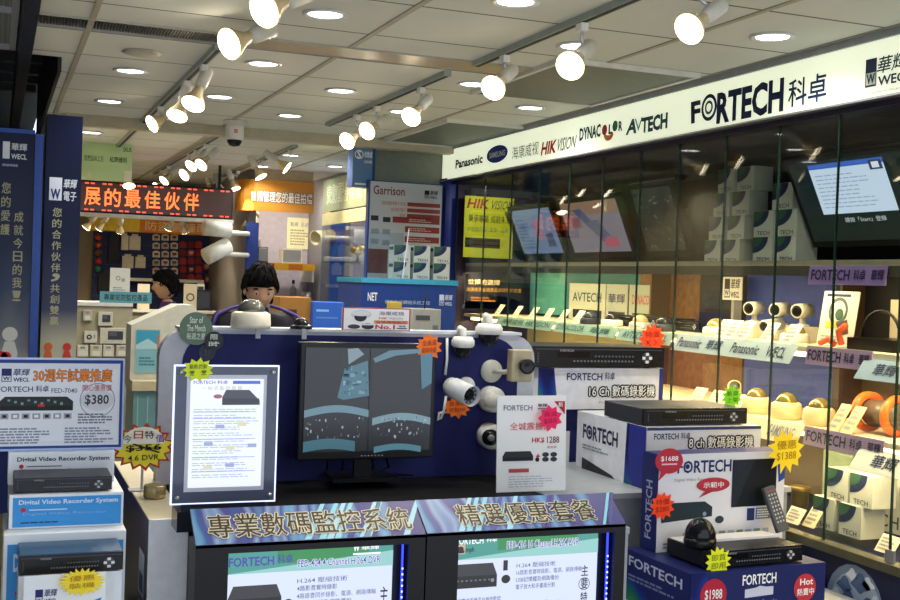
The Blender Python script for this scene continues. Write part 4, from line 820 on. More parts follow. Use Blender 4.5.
t = T('price_board', 'blue framed acrylic price board above the white recorder box, price in an oval', 'sign', (x, 3.5, z5+h5+.001), rot=(-.05, 0, 0)); h = z+h-(z5+h5+.001)
b = MB().box(-w_/2, w_/2, 0, .006, 0, h, mat('#2a4a9a', .2)); P = fpan(b, w_, h, -.0003); art_380(P, w_, h); b.build('board_panel', t)
MB().box(-w_/2, w_/2, -.004, .0075, h-.006, h, mat('#b9c9ea', .1)).box(w_/2-.005, w_/2, -.004, .0075, 0, h-.006, mat('#9fb4e4', .1)).box(-w_/2, w_/2-.005, -.004, .0075, 0, .006, mat('#9fb4e4', .1)).build('acrylic_frame', t)
MB().box(-.1, .1, .008, .075, 0, .003, mat('#9fb4e4', .1)).build('board_foot', t)

# ------------------------------------------------------------------ goods inside the showcase
def onshelf(px, py, X): p = onX(px, py, X); return p
# tilted televisions over the top shelf
def tv(label, y0, y1, zb, zt, Xb, Xt, art, glowc, e, border=.028):
    # the screen faces the aisle, its head leaning out; y0 > y1 (far to near)
    H_ = math.hypot(zt-zb, Xb-Xt); wd = y0-y1; a = math.atan2(Xb-Xt, zt-zb)
    t = T('television', label, 'television', (Xb, (y0+y1)/2, zb), rot=(0, 0, 0))
    M = Matrix.Rotation(-PI/2, 4, 'Z') @ Matrix.Rotation(a, 4, 'X')      # local -y faces the aisle
    b = MB().box(-wd/2, wd/2, 0, .035, 0, H_, mat('#101116', .3), M); b.build('casing', t)
    b = MB(); P = Pan(b, M @ Vector((-wd/2+border, -.001, H_-border)), M.to_3x3() @ Vector((wd-2*border, 0, 0)), M.to_3x3() @ Vector((0, 0, -H_+2.2*border))); P.rect(0, 0, 1, 1, scr(glowc, e)); art(P); b.build('screen', t)
    MB().tube([M @ Vector((0, .03, H_*.6)), Vector((.1, 0, H_*.6))], .015, DARK).build('wall_mount', t)
    return t
def a_t1(P):
    P.rect(.0, .0, 1, .12, scr('#8aa6d0', .5), 2)
    P.text('超', .45, .25, .68, .45, scr('#d86a8a', .6), 3, .01); P.text('值', .45, .47, .68, .66, scr('#d86a8a', .6), 3, .01)
    P.rect(.72, .55, .9, .85, scr('#5a6f9a', .4), 3); P.lines(.05, .2, .4, .9, 9, scr('#5f7ab0', .45), 2)
def a_t2(P):
    P.poly([(.2, .15), (.35, .12), (.7, .75), (.6, .8)], scr('#5f6a98', .45), 3); P.poly([(.4, .4), (.6, .36), (.75, .7), (.5, .62)], scr('#6f789a', .45), 4); P.rect(.12, .3, .3, .5, scr('#a06a7a', .5), 3); P.rect(.62, .72, .85, .9, scr('#c8627a', .6), 4); P.rect(0, 0, 1, .25, scr('#b08a78', .45), 2)
tv('flat television with blue grey picture and pink characters, farthest along the showcase', 6.83, 6.22, 1.775, 2.10, 3.20, 3.06, a_t1, '#7f97c6', .55)
tv('flat television with pale pink picture, next to the blue grey one in the showcase', 6.13, 5.42, 1.775, 2.11, 3.20, 3.06, a_t2, '#9a93a6', .5)
def a_reflect(P):
    rnd = random.Random(8)
    for i in range(60): u, v_ = rnd.uniform(.05, .95), rnd.uniform(.1, .95); P.rect(u, v_, u+.04, v_+.03, scr(rnd.choice(['#7f8a70', '#4a5446', '#a3ab8c']), .3), 2)  # glowing specks imitate a grey green reflection on the dark panel
tv('dark switched off display panel with painted reflections between the televisions and the white camera boxes', 5.38, 4.95, 1.775, 2.15, 3.24, 3.10, a_reflect, '#3c4036', .3)
def a_t4(P):
    P.rect(.15, .04, .70, .1, scr('#3a66c8', .9), 2); P.rect(.15, .1, .70, .66, scr('#c4d8f4', .95), 2); P.rect(.6, .06, .69, .17, scr('#3a4a80', .6), 4); P.rect(.62, .08, .67, .15, scr('#dfe8f8', .9), 5)
    P.lines(.18, .16, .62, .6, 9, scr('#93a6cc', .9), 3, .25); P.text('請按「Start」登錄', .3, .71, .6, .77, scr('#c9d2dc', .9), 3, .01)
yb = onX(806, 240, 3.12).y
tv('big black television with bright blue document picture at the near end of the showcase', yb, yb-.80, 1.80, 2.15, 3.16, 2.99, a_t4, '#1d3a36', .25, .022)
# yellow and dark posters at the far end
def poster(label, x0, y0, x1, y1, Y, art, bg):
    x, z, w_, h = fr(x0, y0, x1, y1, Y); b = MB().box(-w_/2, w_/2, 0, .004, 0, h, WPLAST); P = fpan(b, w_, h, -.0003); P.rect(0, 0, 1, 1, bg); art(P)
    return tag(b.build('poster', None, (x, Y, z)), label, 'poster')
def a_y(P):
    P.text('HIK', .06, .04, .5, .2, ink('#b8281c'), 2, .03, slant=.1); P.text('VISION', .53, .05, .98, .2, ink('#5a5a30'), 2, .01, slant=.1); P.text('秉承專業 成就未來', .08, .3, .95, .43, ink('#3a4a10'), 2, .012); P.text('中國最好的行業第一品牌', .07, .5, .9, .58, ink('#7a8a1c'), 2, .005)
    P.rect(.03, .68, .74, .84, ink('#2a3018'), 2); P.rect(.06, .72, .7, .78, ink('#4a5038'), 3)
poster('bright yellow poster with recorder picture at the far inner end of the showcase', 464, 197, 513, 258, 6.95, a_y, mat('#dfe626', .5, 0, 0, 0))
def a_d(P):
    P.text('世博的選擇', .04, .14, .6, .3, ink('#e0d8b0'), 2, .012); P.text('海康威視全線產品全球安防首選', .02, .38, .98, .5, ink('#c9a04a'), 2, .008); P.oval(.5, 1.0, .55, ink('#43506e'), 1, .4, a0=PI, a1=2*PI); P.lines(.1, .65, .6, .8, 2, ink('#c07a3a'), 2)
poster('dark poster with pale characters under the bright yellow poster', 465, 275, 522, 309, 6.95, a_d, mat('#1d1c2c', .4))
for nm, x0, x1, c_, txt, ink_ in (('pale board with teal lettering at the back of the middle shelf', 570, 606, '#cfd6c6', 'AVTECH', TL_), ('pale board with dark emblem at the back of the middle shelf', 607, 628, '#b9c2bc', '華輝', NV), ('pale board with red lettering at the back of the middle shelf', 630, 662, '#a8b8ae', 'DYNACOLOR', RD)):
    y, z, w_, h = sx(x0, 268, x1, 297, 3.34); b = MB().box(0, .004, -w_/2, w_/2, 0, .22, WPLAST); P = lpan(b, -.0005, w_, .22); P.rect(0, 0, 1, 1, ink(c_)); P.text(txt, .1, .25, .9, .5, ink_, 2, .01); P.rect(.12, .72, .92, .95, ink('#23262c'), 2)
    tag(b.build('brand_board', None, (3.34, y, S2+.001)), nm, 'sign')
y, z, w_, h = sx(723, 277, 742, 300, 3.3); b = MB().box(0, .004, -w_/2, w_/2, 0, h, WPLAST); P = lpan(b, -.0005, w_, h); P.rect(0, 0, 1, 1, W_); wecl(P, .1, .08, .9, .9, K, W_); b.box(.0045, .05, -.01, .01, -(z-S2)+.001, .01, LGREY); tag(b.build('emblem_card', None, (3.3, y, z)), 'small white card with dark square emblem standing on the middle shelf', 'sign')
# white product boxes with planet print
PB = [  # far pile over the top shelf, then the pile beside the big television
 ('top row', [(690, 167, 702, 190), (708, 166, 722, 189)]), ('second row', [(695, 190, 708, 211), (708, 188, 729, 210)]), ('third row', [(701, 210, 720, 231), (722, 210, 738, 231)]), ('bottom row', [(707, 231, 724, 249), (725, 231, 744, 249)])]
def pbox(label, loc, w, d, h, rz=-PI/2, grp=None, txt=True):
    t = T('product_box', label, 'box', loc, rz, grp); b = MB().box(-w/2, w/2, -d/2, d/2, 0, h, mat('#c9ccc4', .4)); P = fpan(b, w, h, -d/2-.0004); P.rect(0, 0, 1, 1, ink('#d2d5cd'))
    P.oval(.0, .0, .75, ink('#2b3a6a'), 2, .62, a0=0, a1=PI/2) if 0 else P.poly([(0, 0)]+[(.78*math.cos(i*PI/20), .62*math.sin(i*PI/20)) for i in range(11)], ink('#28375f'), 2)
    P.poly([(0, 0)]+[(.5*math.cos(i*PI/20), .4*math.sin(i*PI/20)) for i in range(11)], ink('#39624f'), 3)
    P.text('TECH', .2, .78, .85, .94, ink('#3a4058'), 3, .01); P2 = Pan(b, (-w/2-.0004, d/2, h), (0, -d, 0), (0, 0, -h)); P2.rect(.1, .1, .9, .3, ink('#30345a')); b.build('box_body', t)
    MB().box(-w/2, w/2, -d/2, d/2, h, h+.0012, mat('#c9ccc4', .4)).build('lid', t); return t
# pile A (four rows of two) and pile B (one, two, two)
for r in range(4):
    for k in range(2):
        ya = onX([(735, 714), (731, 714), (729, 710), (716, 697)][r][1-k] if 0 else [716, 735][k], 240, 3.12).y
        pbox('white planet printed box, %s in the dark pile, %s column' % (PB[3-r][0], ['far', 'near'][k]), (3.18, ya-r*.03+.04, S1+.001+r*.1085), .125, .10, .107, grp='white boxes on the top shelf')
for r, n in ((0, 2), (1, 2), (2, 1)):
    for k in range(n):
        ya = onX([762, 785][k] if n == 2 else 780, 240, 3.1).y
        pbox('white planet printed box, %s of the pile touching the big television, %s' % (['bottom row', 'middle row', 'single on top'][r], ['far side', 'near side'][k] if n == 2 else 'alone'), (3.16, ya, S1+.001+r*.113), .135, .11, .111, grp='white boxes on the top shelf')
# slanting brand strips on the shelf edges
def strip(label, px0, px1, py, X, txts, color, zs, hh=.075, a=.5, ic=INK, glowp=.0):
    p0, p1 = onX(px0, py, X), onX(px1, py, X); wd = p0.y-p1.y
    b = MB(); M = Matrix.Translation((-.005, 0, 0)) @ Matrix.Rotation(-PI/2, 4, 'Z') @ Matrix.Rotation(-a, 4, 'X')
    b.box(-wd/2, wd/2, 0, .003, -hh, 0, mat(color, .4, 0, 0, 0), M); P = Pan(b, M @ Vector((-wd/2, -.0004, 0)), M.to_3x3() @ Vector((wd, 0, 0)), M.to_3x3() @ Vector((0, 0, -hh)))
    for tx, u0, u1, cc in txts: P.text(tx, u0, .2, u1, .78, cc or ic, 2, .015)
    return tag(b.build('shelf_label', None, (X, (p0.y+p1.y)/2, zs)), label, 'shelf sign')
EX = GX+.085
strip('pale green slanting shelf strip, farthest on the middle shelf', 500, 556, 322, EX, [('海康威視', .1, .5, ink('#23564f')), ('HIKVISION', .55, .95, ink('#23564f'))], '#8fb5a8', S2+.004, .06)
strip('pale green slanting shelf strip with two dark emblems on the middle shelf', 558, 620, 328, EX, [('DYNACOLOR', .05, .5, ink('#23564f')), ('華輝', .6, .9, ink('#23564f'))], '#8fb5a8', S2+.004, .06)
strip('pale green slanting shelf strip beside the red starburst', 622, 676, 333, EX, [('AVTECH', .1, .5, ink('#23564f')), ('WECL', .62, .92, ink('#23564f'))], '#92b6b4', S2+.004, .065)
strip('long pale blue slanting shelf strip with maker names and dark emblems on the middle shelf', 680, 800, 345, EX, [('Panasonic', .04, .25, None), ('華輝', .3, .43, None), ('Panasonic', .52, .74, None), ('WECL', .8, .94, None)], '#a9bccb', S2+.004, .085, .55)
strip('pale blue slanting shelf strip at the near end of the middle shelf', 866, 930, 362, EX-.0, [('華輝', .25, .6, None)], '#8fa9c8', S2-.02, .085, .6)
strip('cream slanting shelf strip with grey oval on the lowest shelf', 735, 806, 418, EX, [('Panasonic', .1, .45, ink('#9a8a70')), ('SAMSUNG', .58, .92, ink('#6f7a90'))], '#d9c9ae', S3+.004, .085, .5)
strip('cream slanting shelf strip farthest along the lowest shelf', 660, 733, 405, EX, [('AVTECH', .2, .6, ink('#8a8a70'))], '#cfc0a0', S3+.004, .08, .5)
strip('pale grey slanting strip at the near end under the lowest shelf', 862, 925, 440, EX, [('華輝', .3, .7, None)], '#c6c9cb', S3-.03, .09, .6)
for i, (x0, x1, py, z_, lb) in enumerate(((811, 889, 263, S1, 'below the big television'), (808, 874, 350, S2, 'on the middle shelf beside the boxed camera'), (806, 886, 427, S3, 'on the lowest shelf beside the orange camera'))):
    strip('lilac shelf strip with large dark lettering ' + lb, x0, x1, py, EX+.0, [('FORTECH', .04, .55, ink('#2a1f4a')), ('科卓', .6, .75, ink('#2a1f4a')), ('華輝', .82, .97, ink('#2a1f4a'))], '#b79ac0' if i else '#8a72b0', z_+.006 if i else z_-.022, .07, .1)
# cameras, price cards and small goods on the shelves
GOLD = mat('#c9b27a', .3, .2); SILV = mat('#c9cac6', .3, .3)
def small_dome(label, y, z, X, r, bm=WPLAST, dm=None): return dome_cam(X, y, z, r, label, bm, dm or mat('#c9b070', .1, .5), r*.55)
def card(label, y, z, X, w=.055, h=.07, c_='#e4ddcc'):
    b = MB(); M = Matrix.Rotation(-PI/2, 4, 'Z') @ Matrix.Rotation(-.6, 4, 'X'); b.box(-w/2, w/2, 0, .0015, 0.001, h, mat(c_, .4), M); P = Pan(b, M @ Vector((-w/2, -.0004, h)), M.to_3x3() @ Vector((w, 0, 0)), M.to_3x3() @ Vector((0, 0, -h)))
    P.lines(.1, .12, .9, .9, 4, GY, 1); b.box(.01, .035, -w/4, w/4, 0.0, .0015, mat(c_, .4)); return tag(b.build('price_card', None, (X, y, z+.0005)), label, 'price card')
def bullet(label, y, z, X, d=(-1, -.3, -.1), c_=SILV, L=.11, r=.026):
    t = T('bullet_camera', label, 'security camera', (X, y, z)); MB().lathe([(.03, 0), (.03, .006), (.012, .012), (.01, .05)], c_).build('mount', t)
    M = aimM(Vector((0, 0, .065))-Vector(d).normalized()*L/2, d); MB().lathe([(.001, 0), (r, 0), (r, L), (r*.85, L+.004)], c_, M).build('body', t); MB().lathe([(r*.8, 0), (r*.5, .003), (.001, .001)], BLACK, M @ Matrix.Translation((0, 0, L+.004))).build('lens', t); return t
def Yp(px, X, py=330): return onX(px, py, X).y
XS = 2.98
for i, px in enumerate((487, 505, 521, 536, 551, 566)): card('small pale price card leaning on the lit middle shelf, %s from the far end' % ORD[i], Yp(px+8, 2.92), S2, 2.92, .07, .085, '#f0e6c8')
for i, px in enumerate((590, 612, 640, 664)): small_dome('small dome camera on the middle shelf, %s of four before the brand boards' % ORD[i], Yp(px, XS), S2+.0005, XS, .055, [mat('#2a2a2c'), WPLAST, SILV, mat('#39424a')][i], [mat('#39424a', .1), mat('#2a2a2e', .1), GOLD, None][i] if i < 3 else mat('#2a3038', .1))
t = dvr('dark slim recorder at the back of the middle shelf by the brown panel', (3.14, Yp(655, 3.14), S2+.0006), .42, .2, .06, -PI/2)
t = dvr('second dark slim recorder on the middle shelf near the pale blue strip', (3.2, Yp(700, 3.2), S2+.0006), .22, .16, .05, -PI/2)
for i, px in enumerate((716, 726, 738, 762, 784)): card('pale price card leaning above the long pale blue strip, %s along it' % ORD[i], Yp(px+2, 2.91), S2, 2.91, .075, .095, '#d9d8cc')
for i, px in enumerate((716, 772, 795)): (bullet if i == 1 else small_dome)('white camera on the lit middle shelf, %s above the long pale blue strip' % ORD[i], Yp(px, 3.06), S2+.0006, 3.06, **({'r': .06} if i != 1 else {}))
for i, px in enumerate((750, 776, 798)):
    y = Yp(px, 3.12); pl = T('product_pedestal', 'clear white pedestal block on the middle shelf, %s of three before the blue panel' % ORD[i], 'pedestal', (3.14, y, S2+.0006)); MB().box(-.045, .045, -.05, .05, 0, .065, mat('#dcd6c4', .2)).build('block', pl, bevel=.004)
    bullet('silver zoom camera on the %s white pedestal before the blue panel' % ORD[i], y, S2+.0662, 3.14, (-1, -.4, -.05), mat('#d4d4cf', .3), .09, .03)
# catalogue, packed bracket and black cabled camera at the near end
y, z, w_, h = sx(822, 280, 856, 336, 3.02); b = MB(); M = Matrix.Rotation(-PI/2, 4, 'Z') @ Matrix.Rotation(-.15, 4, 'X'); b.box(-w_/2, w_/2, 0, .008, 0, h, WPLAST, M); P = Pan(b, M @ Vector((-w_/2, -.0005, h)), M.to_3x3() @ Vector((w_, 0, 0)), M.to_3x3() @ Vector((0, 0, -h)))
P.rect(0, 0, 1, 1, ink('#c9cfc6')); P.rect(.1, .05, .8, .1, NV, 2); P.ring(.5, .36, .28, ink('#4a5a5c'), 2, .75); P.oval(.55, .42, .12, ink('#3a5a4a'), 3); P.rect(.2, .55, .5, .68, ink('#c8b83a'), 3); P.poly([(.5, .6), (.8, .5), (.9, .75), (.7, .8)], ink('#5a3a34'), 3); P.lines(.1, .8, .9, .95, 3, GY, 2)
b.box(.001, .06, -.02, .02, 0, .003, LGREY); tag(b.build('catalogue', None, (3.0, y, S2+.003)), 'white camera catalogue standing at the near end of the middle shelf', 'catalogue')
y = Yp(870, 2.98); t = T('open_case', 'low black case with looped cable and white lid card beside the catalogue', 'case', (3.08, y, S2+.0006)); MB().box(-.1, .1, -.12, .12, 0, .045, BLACK).build('case_body', t)
b = MB().box(.10, .104, -.12, .12, .045, .19, mat('#d9cdb8')); P = lpan(b, .0995, .24, .145, .045); P.ring(.5, .5, .12, GY, 1, .85); P.rect(.68, .25, .75, .75, ink('#8a4a44'), 1); b.build('lid_card', t)
MB().tube([(-.05+.0*i, .1*math.cos(i*PI/10), .048+.1*math.sin(i*PI/10)) for i in range(11)], .006, BLACK).build('cable', t)
for i, (px, c_) in enumerate(((826, '#c8522a'), (842, '#c8522a'))):
    y = Yp(px, 2.95); t = T('cable_reel', 'small orange holder beside the catalogue, %s of two' % ['far', 'near'][i], 'holder', (2.95, y, S2+.0035)); MB().tube([(0, -.05, .01), (0, -.02, .03), (0, .03, .012)] if i == 0 else [(0, 0, .013), (0, .02, .06), (0, -.02, .085)], .012, mat(c_, .4)).build('arm', t)
# lowest shelf
for i, px in enumerate((757, 787, 820)): dome_cam(XS, Yp(px, XS, 395), S3+.0006, .06, 'cream dome camera glowing on the lowest shelf, %s of three' % ORD[i], mat('#d8c496', .35), mat('#8a7a50', .1, .5), .06)
for i, px in enumerate((690, 708, 728)): card('pale paper card lying on the lit lowest shelf, %s from the far end' % ORD[i], Yp(px+4, 2.95, 390), S3, 2.95, .09, .08, '#f0e2b8')
bullet('cream bullet camera pointing up on the lowest shelf at the brown panel', Yp(735, 3.05, 380), S3+.0006, 3.05, (-.6, -.8, .5), mat('#d8c496', .3), .12, .03)
for i, px in enumerate((836, 850)): card('tall ribbed price card beside the orange camera, %s one' % ['far', 'near'][i], Yp(px+2, 2.93, 410), S3, 2.905, .06, .12, '#cdbb8c')
y = Yp(868, 3.0, 400); t = T('orange_camera', 'orange ring camera with dark body on the lowest shelf near end', 'security camera', (3.04, y, S3+.0006)); MB().lathe([(.001, 0), (.05, 0), (.05, .14), (.04, .15), (.001, .15)], mat('#5a564c', .3), Matrix.Translation((0, .02, .075)) @ Matrix.Rotation(PI/2, 4, 'X')).build('body', t)
MB().lathe([(.05, 0), (.075, .0), (.075, .02), (.05, .02)], mat('#e0662a', .35), Matrix.Translation((0, .05, .076)) @ Matrix.Rotation(PI/2, 4, 'X'), cap=False).lathe([(.05, 0), (.075, .0), (.075, .02), (.05, .02)], mat('#e0662a', .35), Matrix.Translation((0, -.1, .076)) @ Matrix.Rotation(PI/2, 4, 'X'), cap=False).build('orange_ring', t)
# boxes and lenses on the showcase floor
FZ = SILL+.0006; XB = 3.02
for r, row in enumerate((((835, 862)), ((846, 870)))):
    for k, px in enumerate(row): pbox('white planet printed box on the showcase floor, %s row, %s' % (['lower', 'upper'][r], ['far', 'near'][k]), (3.0+r*.01, Yp(px, 3.0, 515)-.0, FZ+r*.118), .115, .11, .116, grp='white boxes on the showcase floor')
y = Yp(878, 3.16, 480); pbox('large white planet printed box standing behind the small ones on the showcase floor', (3.2, y-.02, FZ), .30, .09, .30)
y = Yp(850, 3.2, 480); t = T('clear_case', 'greenish clear packed camera case beside the large white box', 'case', (3.2, y+.02, FZ)); MB().box(-.05, .05, -.09, .09, 0, .26, mat('#93a58a', .2)).build('case_body', t, bevel=.01); MB().lathe([(.04, 0), (.03, .02), (.001, .025)], mat('#5a6a52', .2), aimM((-.051, 0, .16), (-1, 0, 0))).build('dial', t)
y = Yp(800, 2.98, 490); t = T('zoom_lens', 'brassy upright camera lens on a stand in the showcase floor light', 'lens', (2.98, y, FZ)); MB().tube([(0, 0, 0), (0, 0, .05)], .01, DARK).lathe([(.035, 0), (.035, .004)], DARK).build('stand', t); MB().lathe([(.001, .045), (.03, .045), (.034, .06), (.034, .10), (.04, .105), (.04, .125), (.03, .128)], mat('#7a6434', .3, .6)).build('barrel', t); MB().lathe([(.028, .126), (.001, .122)], mat('#3a3a44', .05)).build('glass_element', t)
card('ribbed pale price card on the showcase floor beside the brassy lens', Yp(808, 2.9, 515), SILL, 2.9, .07, .09, '#d9cfae')
for i, px in enumerate((790, 884)): card('white price card on the showcase floor, %s' % ['nearest the stack of boxes', 'at the near end before the large white box'][i], Yp(px, 2.88, 530), SILL, 2.88, .09, .07, '#e0dac8')

# ------------------------------------------------------------------ printed pillars at the shop edge
def pillar(label, px0, px1, pyt, Y, print_fn, edge=None):
    x, z, w_, h = fr(px0, pyt, px1, 490, Y); t = T('banner_pillar', label, 'banner', (x, Y, 0)); zt = z+h
    b = MB().box(-w_/2, w_/2, 0, .14, .54, zt, mat('#141c40', .4)); P = fpan(b, w_, zt-.54, -.0005, .54); print_fn(P, w_, zt-.54); b.build('printed_panel', t)
    MB().box(-w_/2-.02, w_/2+.06, .005, .16, 0, .539, mat('#5f5a40', .6, 0, 0, .2, 40)).build('base_block', t)
    if edge: MB().box(w_/2+.001, w_/2+.035, -.012, .14, .54, zt-.01, mat('#2a4a9c', .35)).box(-w_/2, w_/2, -.012, -.001, zt-.012, zt+.006, mat('#2a4a9c', .35)).build('blue_rim', t)
    return t
GOLDT = ink('#a3a27c')
def fig(P, x, y, s, m, heart=None, l=3):
    P.oval(x, y, .16*s, m, l); ry = .16*s*P.asp; P.poly([(x-.1*s, y+ry), (x+.1*s, y+ry), (x+.17*s, y+ry*2.6), (x+.12*s, y+ry*4.6), (x+.03*s, y+ry*4.6), (x, y+ry*3.2), (x-.03*s, y+ry*4.6), (x-.12*s, y+ry*4.6), (x-.17*s, y+ry*2.6)], m, l)
def p_right(P, w, h):
    P.rect(0, 0, 1, 1, ramp_mat('banner_print_one', 2, .54, .54+h, [(0, '#23306a'), (.3, '#23306a'), (.345, '#b9b49a'), (.42, '#a9a68c'), (.5, '#3c4258'), (.68, '#141c38'), (1, '#0c122e')], .35))
    f = lambda y: (y-115)/375
    P.rect(.12, f(175), .47, f(197), ink('#d9dde0'), 2); P.text('W', .16, f(186), .43, f(196), ink('#26335e'), 3, .04); P.text('華輝', .52, f(176), .88, f(185), ink('#d9dde0'), 2, .02, slant=.1); P.text('電子', .52, f(188), .88, f(197), ink('#d9dde0'), 2, .02)
    P.vtext('您的合作伙伴', .36, f(203), f(267), .26, GOLDT); P.vtext('，共創雙贏', .36, f(266), f(318), .26, GOLDT)
    for x, m in ((.22, '#c8602a'), (.74, '#c0392a')): fig(P, x, f(338), .75, ink(m))
    P.poly([(.28, f(348)), (.5, f(353)), (.7, f(348)), (.72, f(351)), (.5, f(356)), (.26, f(351))], ink('#b8402a'), 4)
def p_left(P, w, h):
    P.rect(0, 0, 1, 1, ramp_mat('banner_print_two', 2, .54, .54+h, [(0, '#1d2758'), (.33, '#1d2758'), (.37, '#b5b4a6'), (.46, '#74777f'), (.6, '#343e5c'), (.72, '#151e3e'), (1, '#0f1738')], .25, 0, .04))
    f = lambda y: (y-128)/362
    P.rect(.18, f(139), .36, f(155), ink('#d9dde0'), 2); P.text('華輝', .4, f(140), .8, f(147), ink('#d9dde0'), 2, .01); P.text('WECL', .4, f(150), .8, f(155), ink('#d9dde0'), 2, .02)
    P.lines(.18, f(159), .8, f(163), 1, ink('#8a94b0'), 2)
    P.vtext('您的愛護', .3, f(176), f(228), .24, GOLDT); P.vtext('成就今日的我！', .64, f(203), f(290), .24, GOLDT)
    fig(P, .5, f(320), 1.25, ink('#c9cac6')); P.oval(.3, f(342), .17, RD, 5); P.poly([(.12, f(343)), (.5, f(343)), (.34, f(355))], RD, 5); P.oval(.42, f(341), .13, RD, 5)
    for y in (326, 338, 352): P.oval(.12, f(y), .05, RD, 4)
pillar('tall navy banner pillar with two printed figures shaking hands, pale emblem above gold writing', 41.5, 77.5, 115, 5.5, p_right)
pillar('tall navy banner pillar with bright blue rim and a white printed figure holding a red heart', -9, 30, 130, 5.32, p_left, True)

# ------------------------------------------------------------------ hanging signs towards the rear
x, z, w_, h = fr(82, 143, 132, 181, 8.5); t = T('hanging_sign', 'pale green hanging sign with dark writing near the ceiling by the navy pillars', 'sign', (x, 8.5, z)); b = MB().box(-w_/2, w_/2, 0, .03, 0, h, mat('#9fb98c', .45)); P = fpan(b, w_, h, -.0006)
P.rect(0, 0, 1, 1, mat('#b4cf9a', .45, 0, 0, 0)); P.text('您們品味之別', .04, .35, .42, .5, ink('#3f5a34'), 2, .01); P.text('紅岡護眼', .55, .35, .9, .5, ink('#3f5a34'), 2, .01); P.text('IXUS', .82, .08, .98, .2, ink('#2a3a24'), 2, .02); P.oval(.15, .85, .05, ink('#d0cba8'), 2); P.rect(.85, .7, 1, .98, ink('#dcd8c8'), 2); b.build('sign_panel', t)
MB().box(-w_/2+.02, -w_/2+.024, .01, .014, h, CEIL-z, STEEL).box(w_/2-.024, w_/2-.02, .01, .014, h, CEIL-z, STEEL).build('hanger', t)
x, z, w_, h = fr(76, 184, 233, 216, 9.55); t = T('led_display', 'long dark message display with glowing orange red characters across the rear shop front', 'LED sign', (x, 9.55, z)); b = MB().box(-w_/2, w_/2, 0, .06, 0, h, mat('#1c1210', .5)); P = fpan(b, w_, h, -.001)
P.rect(.01, .06, .99, .94, scr('#4a2418', .55)); 
for i in range(27):
    if i % 3: P.rect(.015+i*.036, .07, .04+i*.036, .12, scr('#ff5a3a', 1.2), 2); P.rect(.015+i*.036, .88, .04+i*.036, .93, scr('#ff5a3a', 1.2), 2)
for i, ch in enumerate('展的最佳伙伴'): P.text(ch, .05+i*.125, .22, .15+i*.125, .78, scr('#ff6a2e', 2.2), 2, .02)
b.build('display_face', t); MB().box(-w_/2, w_/2, -.05, .05, -.03, -.001, OFFW).build('ledge', t); MB().box(-w_/2+.1, -w_/2+.12, .02, .04, h, CEIL-z, DARK).box(w_/2-.12, w_/2-.1, .02, .04, h, CEIL-z, DARK).build('hanger', t)

# ------------------------------------------------------------------ rear shop: header, pegboard and its goods
RY = 11.62
x, z, w_, h = fr(90, 219, 232, 233, 11.3); b = MB().box(-w_/2, w_/2, 0, .3, 0, h, mat('#c98a22', .5)); P = fpan(b, w_, h, -.001); P.rect(0, 0, .34, 1, mat('#e6c23a', .5)); P.rect(.34, 0, 1, 1, mat('#dc8226', .5)); P.text('防盜警鐘配件', .38, .2, .92, .85, ink('#e8d8b0'), 2, .012)
tag(b.build('header_sign', None, (x, 11.3, z)), 'yellow and orange header sign above the rear pegboard', 'sign')
x, z, w_, h = fr(92, 233, 232, 340, RY); b = MB().box(-w_/2, w_/2, 0, .03, 0, h, mat('#1f2c5c', .5))
for i in range(9): b.box(-w_/2, w_/2, -.006, 0, .12+i*.1, .125+i*.1, mat('#33427a', .4))
tag(b.build('pegboard', None, (x, RY, z)), 'navy slatted pegboard wall hung with small goods at the rear', 'pegboard')
def hang(px0, py0, px1, py1, color, label, art=None, d=.03, kind='hanging_pack', cat='packet'):
    x, z, w_, h = fr(px0, py0, px1, py1, RY-.01); t = T(kind, label, cat, (x, RY-.0065, z), group='goods on the rear pegboard'); b = MB().box(-w_/2, w_/2, -d, 0, 0, h*.86, mat(color, .45)); P = fpan(b, w_, h*.86, -d-.001)
    if art: P.rect(.2, .2, .8, .65, ink(art)); P.rect(.2, .75, .7, .85, GY, 1)
    b.build('pack', t); MB().box(-w_*.3, w_*.3, -d*.6, -d*.5, h*.86, h, mat(color, .45)).build('hang_tab', t)
rows = 'top second third fourth fifth lowest'.split()
pal = ['#d9d4c4', '#c9c6b8', '#e2ded0', '#b9b4a4', '#d4cdb8', '#dad6c8']
for i, xx in enumerate((152.5, 161.5, 170.5)):
    for j in range(6): hang(xx, 234+j*8.4, xx+7, 240.5+j*8.4, pal[(i*2+j) % 6], 'small pale hanging pack on the rear pegboard, %s row, %s pale column' % (rows[j], ORD[i]), '#5a5348' if (i+j) % 2 else '#8a3a30')
for i, xx in enumerate((179.5, 187.5, 195)):
    for j in range(5): hang(xx, 241+j*8.2, xx+6.5, 248+j*8.2, ['#9c2226', '#7a1c20', '#b03030'][(i+j) % 3], 'small red hanging pack on the rear pegboard, %s row, %s red column' % (rows[j], ORD[i]), '#d8b8a8' if (i*j) % 2 else None)
for j, c_ in enumerate(('#c0402a', '#b85a2a', '#7a4a2a', '#c22a22', '#2f7a5a')):
    p = onY(98.5, 237+j*8, RY-.06); t = tag(MB().ball((0, 0, 0), .032, mat(c_, .3)).tube([(0, 0, 0), (0, .055, .01)], .004, STEEL).build('siren_lamp', None, p), '%s coloured round lamp, %s from the top in the column on the rear pegboard' % (['red', 'orange', 'brown', 'bright red', 'green'][j], ORD[j]), 'lamp')
for (a, b_, c_, d_, lb) in ((121, 233, 128, 250, 'narrow'), (129, 234, 140, 250, 'wide'), (122, 254, 133, 268, 'lower'), (135, 255, 145, 268, 'lower second')): hang(a, b_, c_, d_, '#d8d3c0', '%s cream panel pack hanging on the rear pegboard' % lb, None, .05)
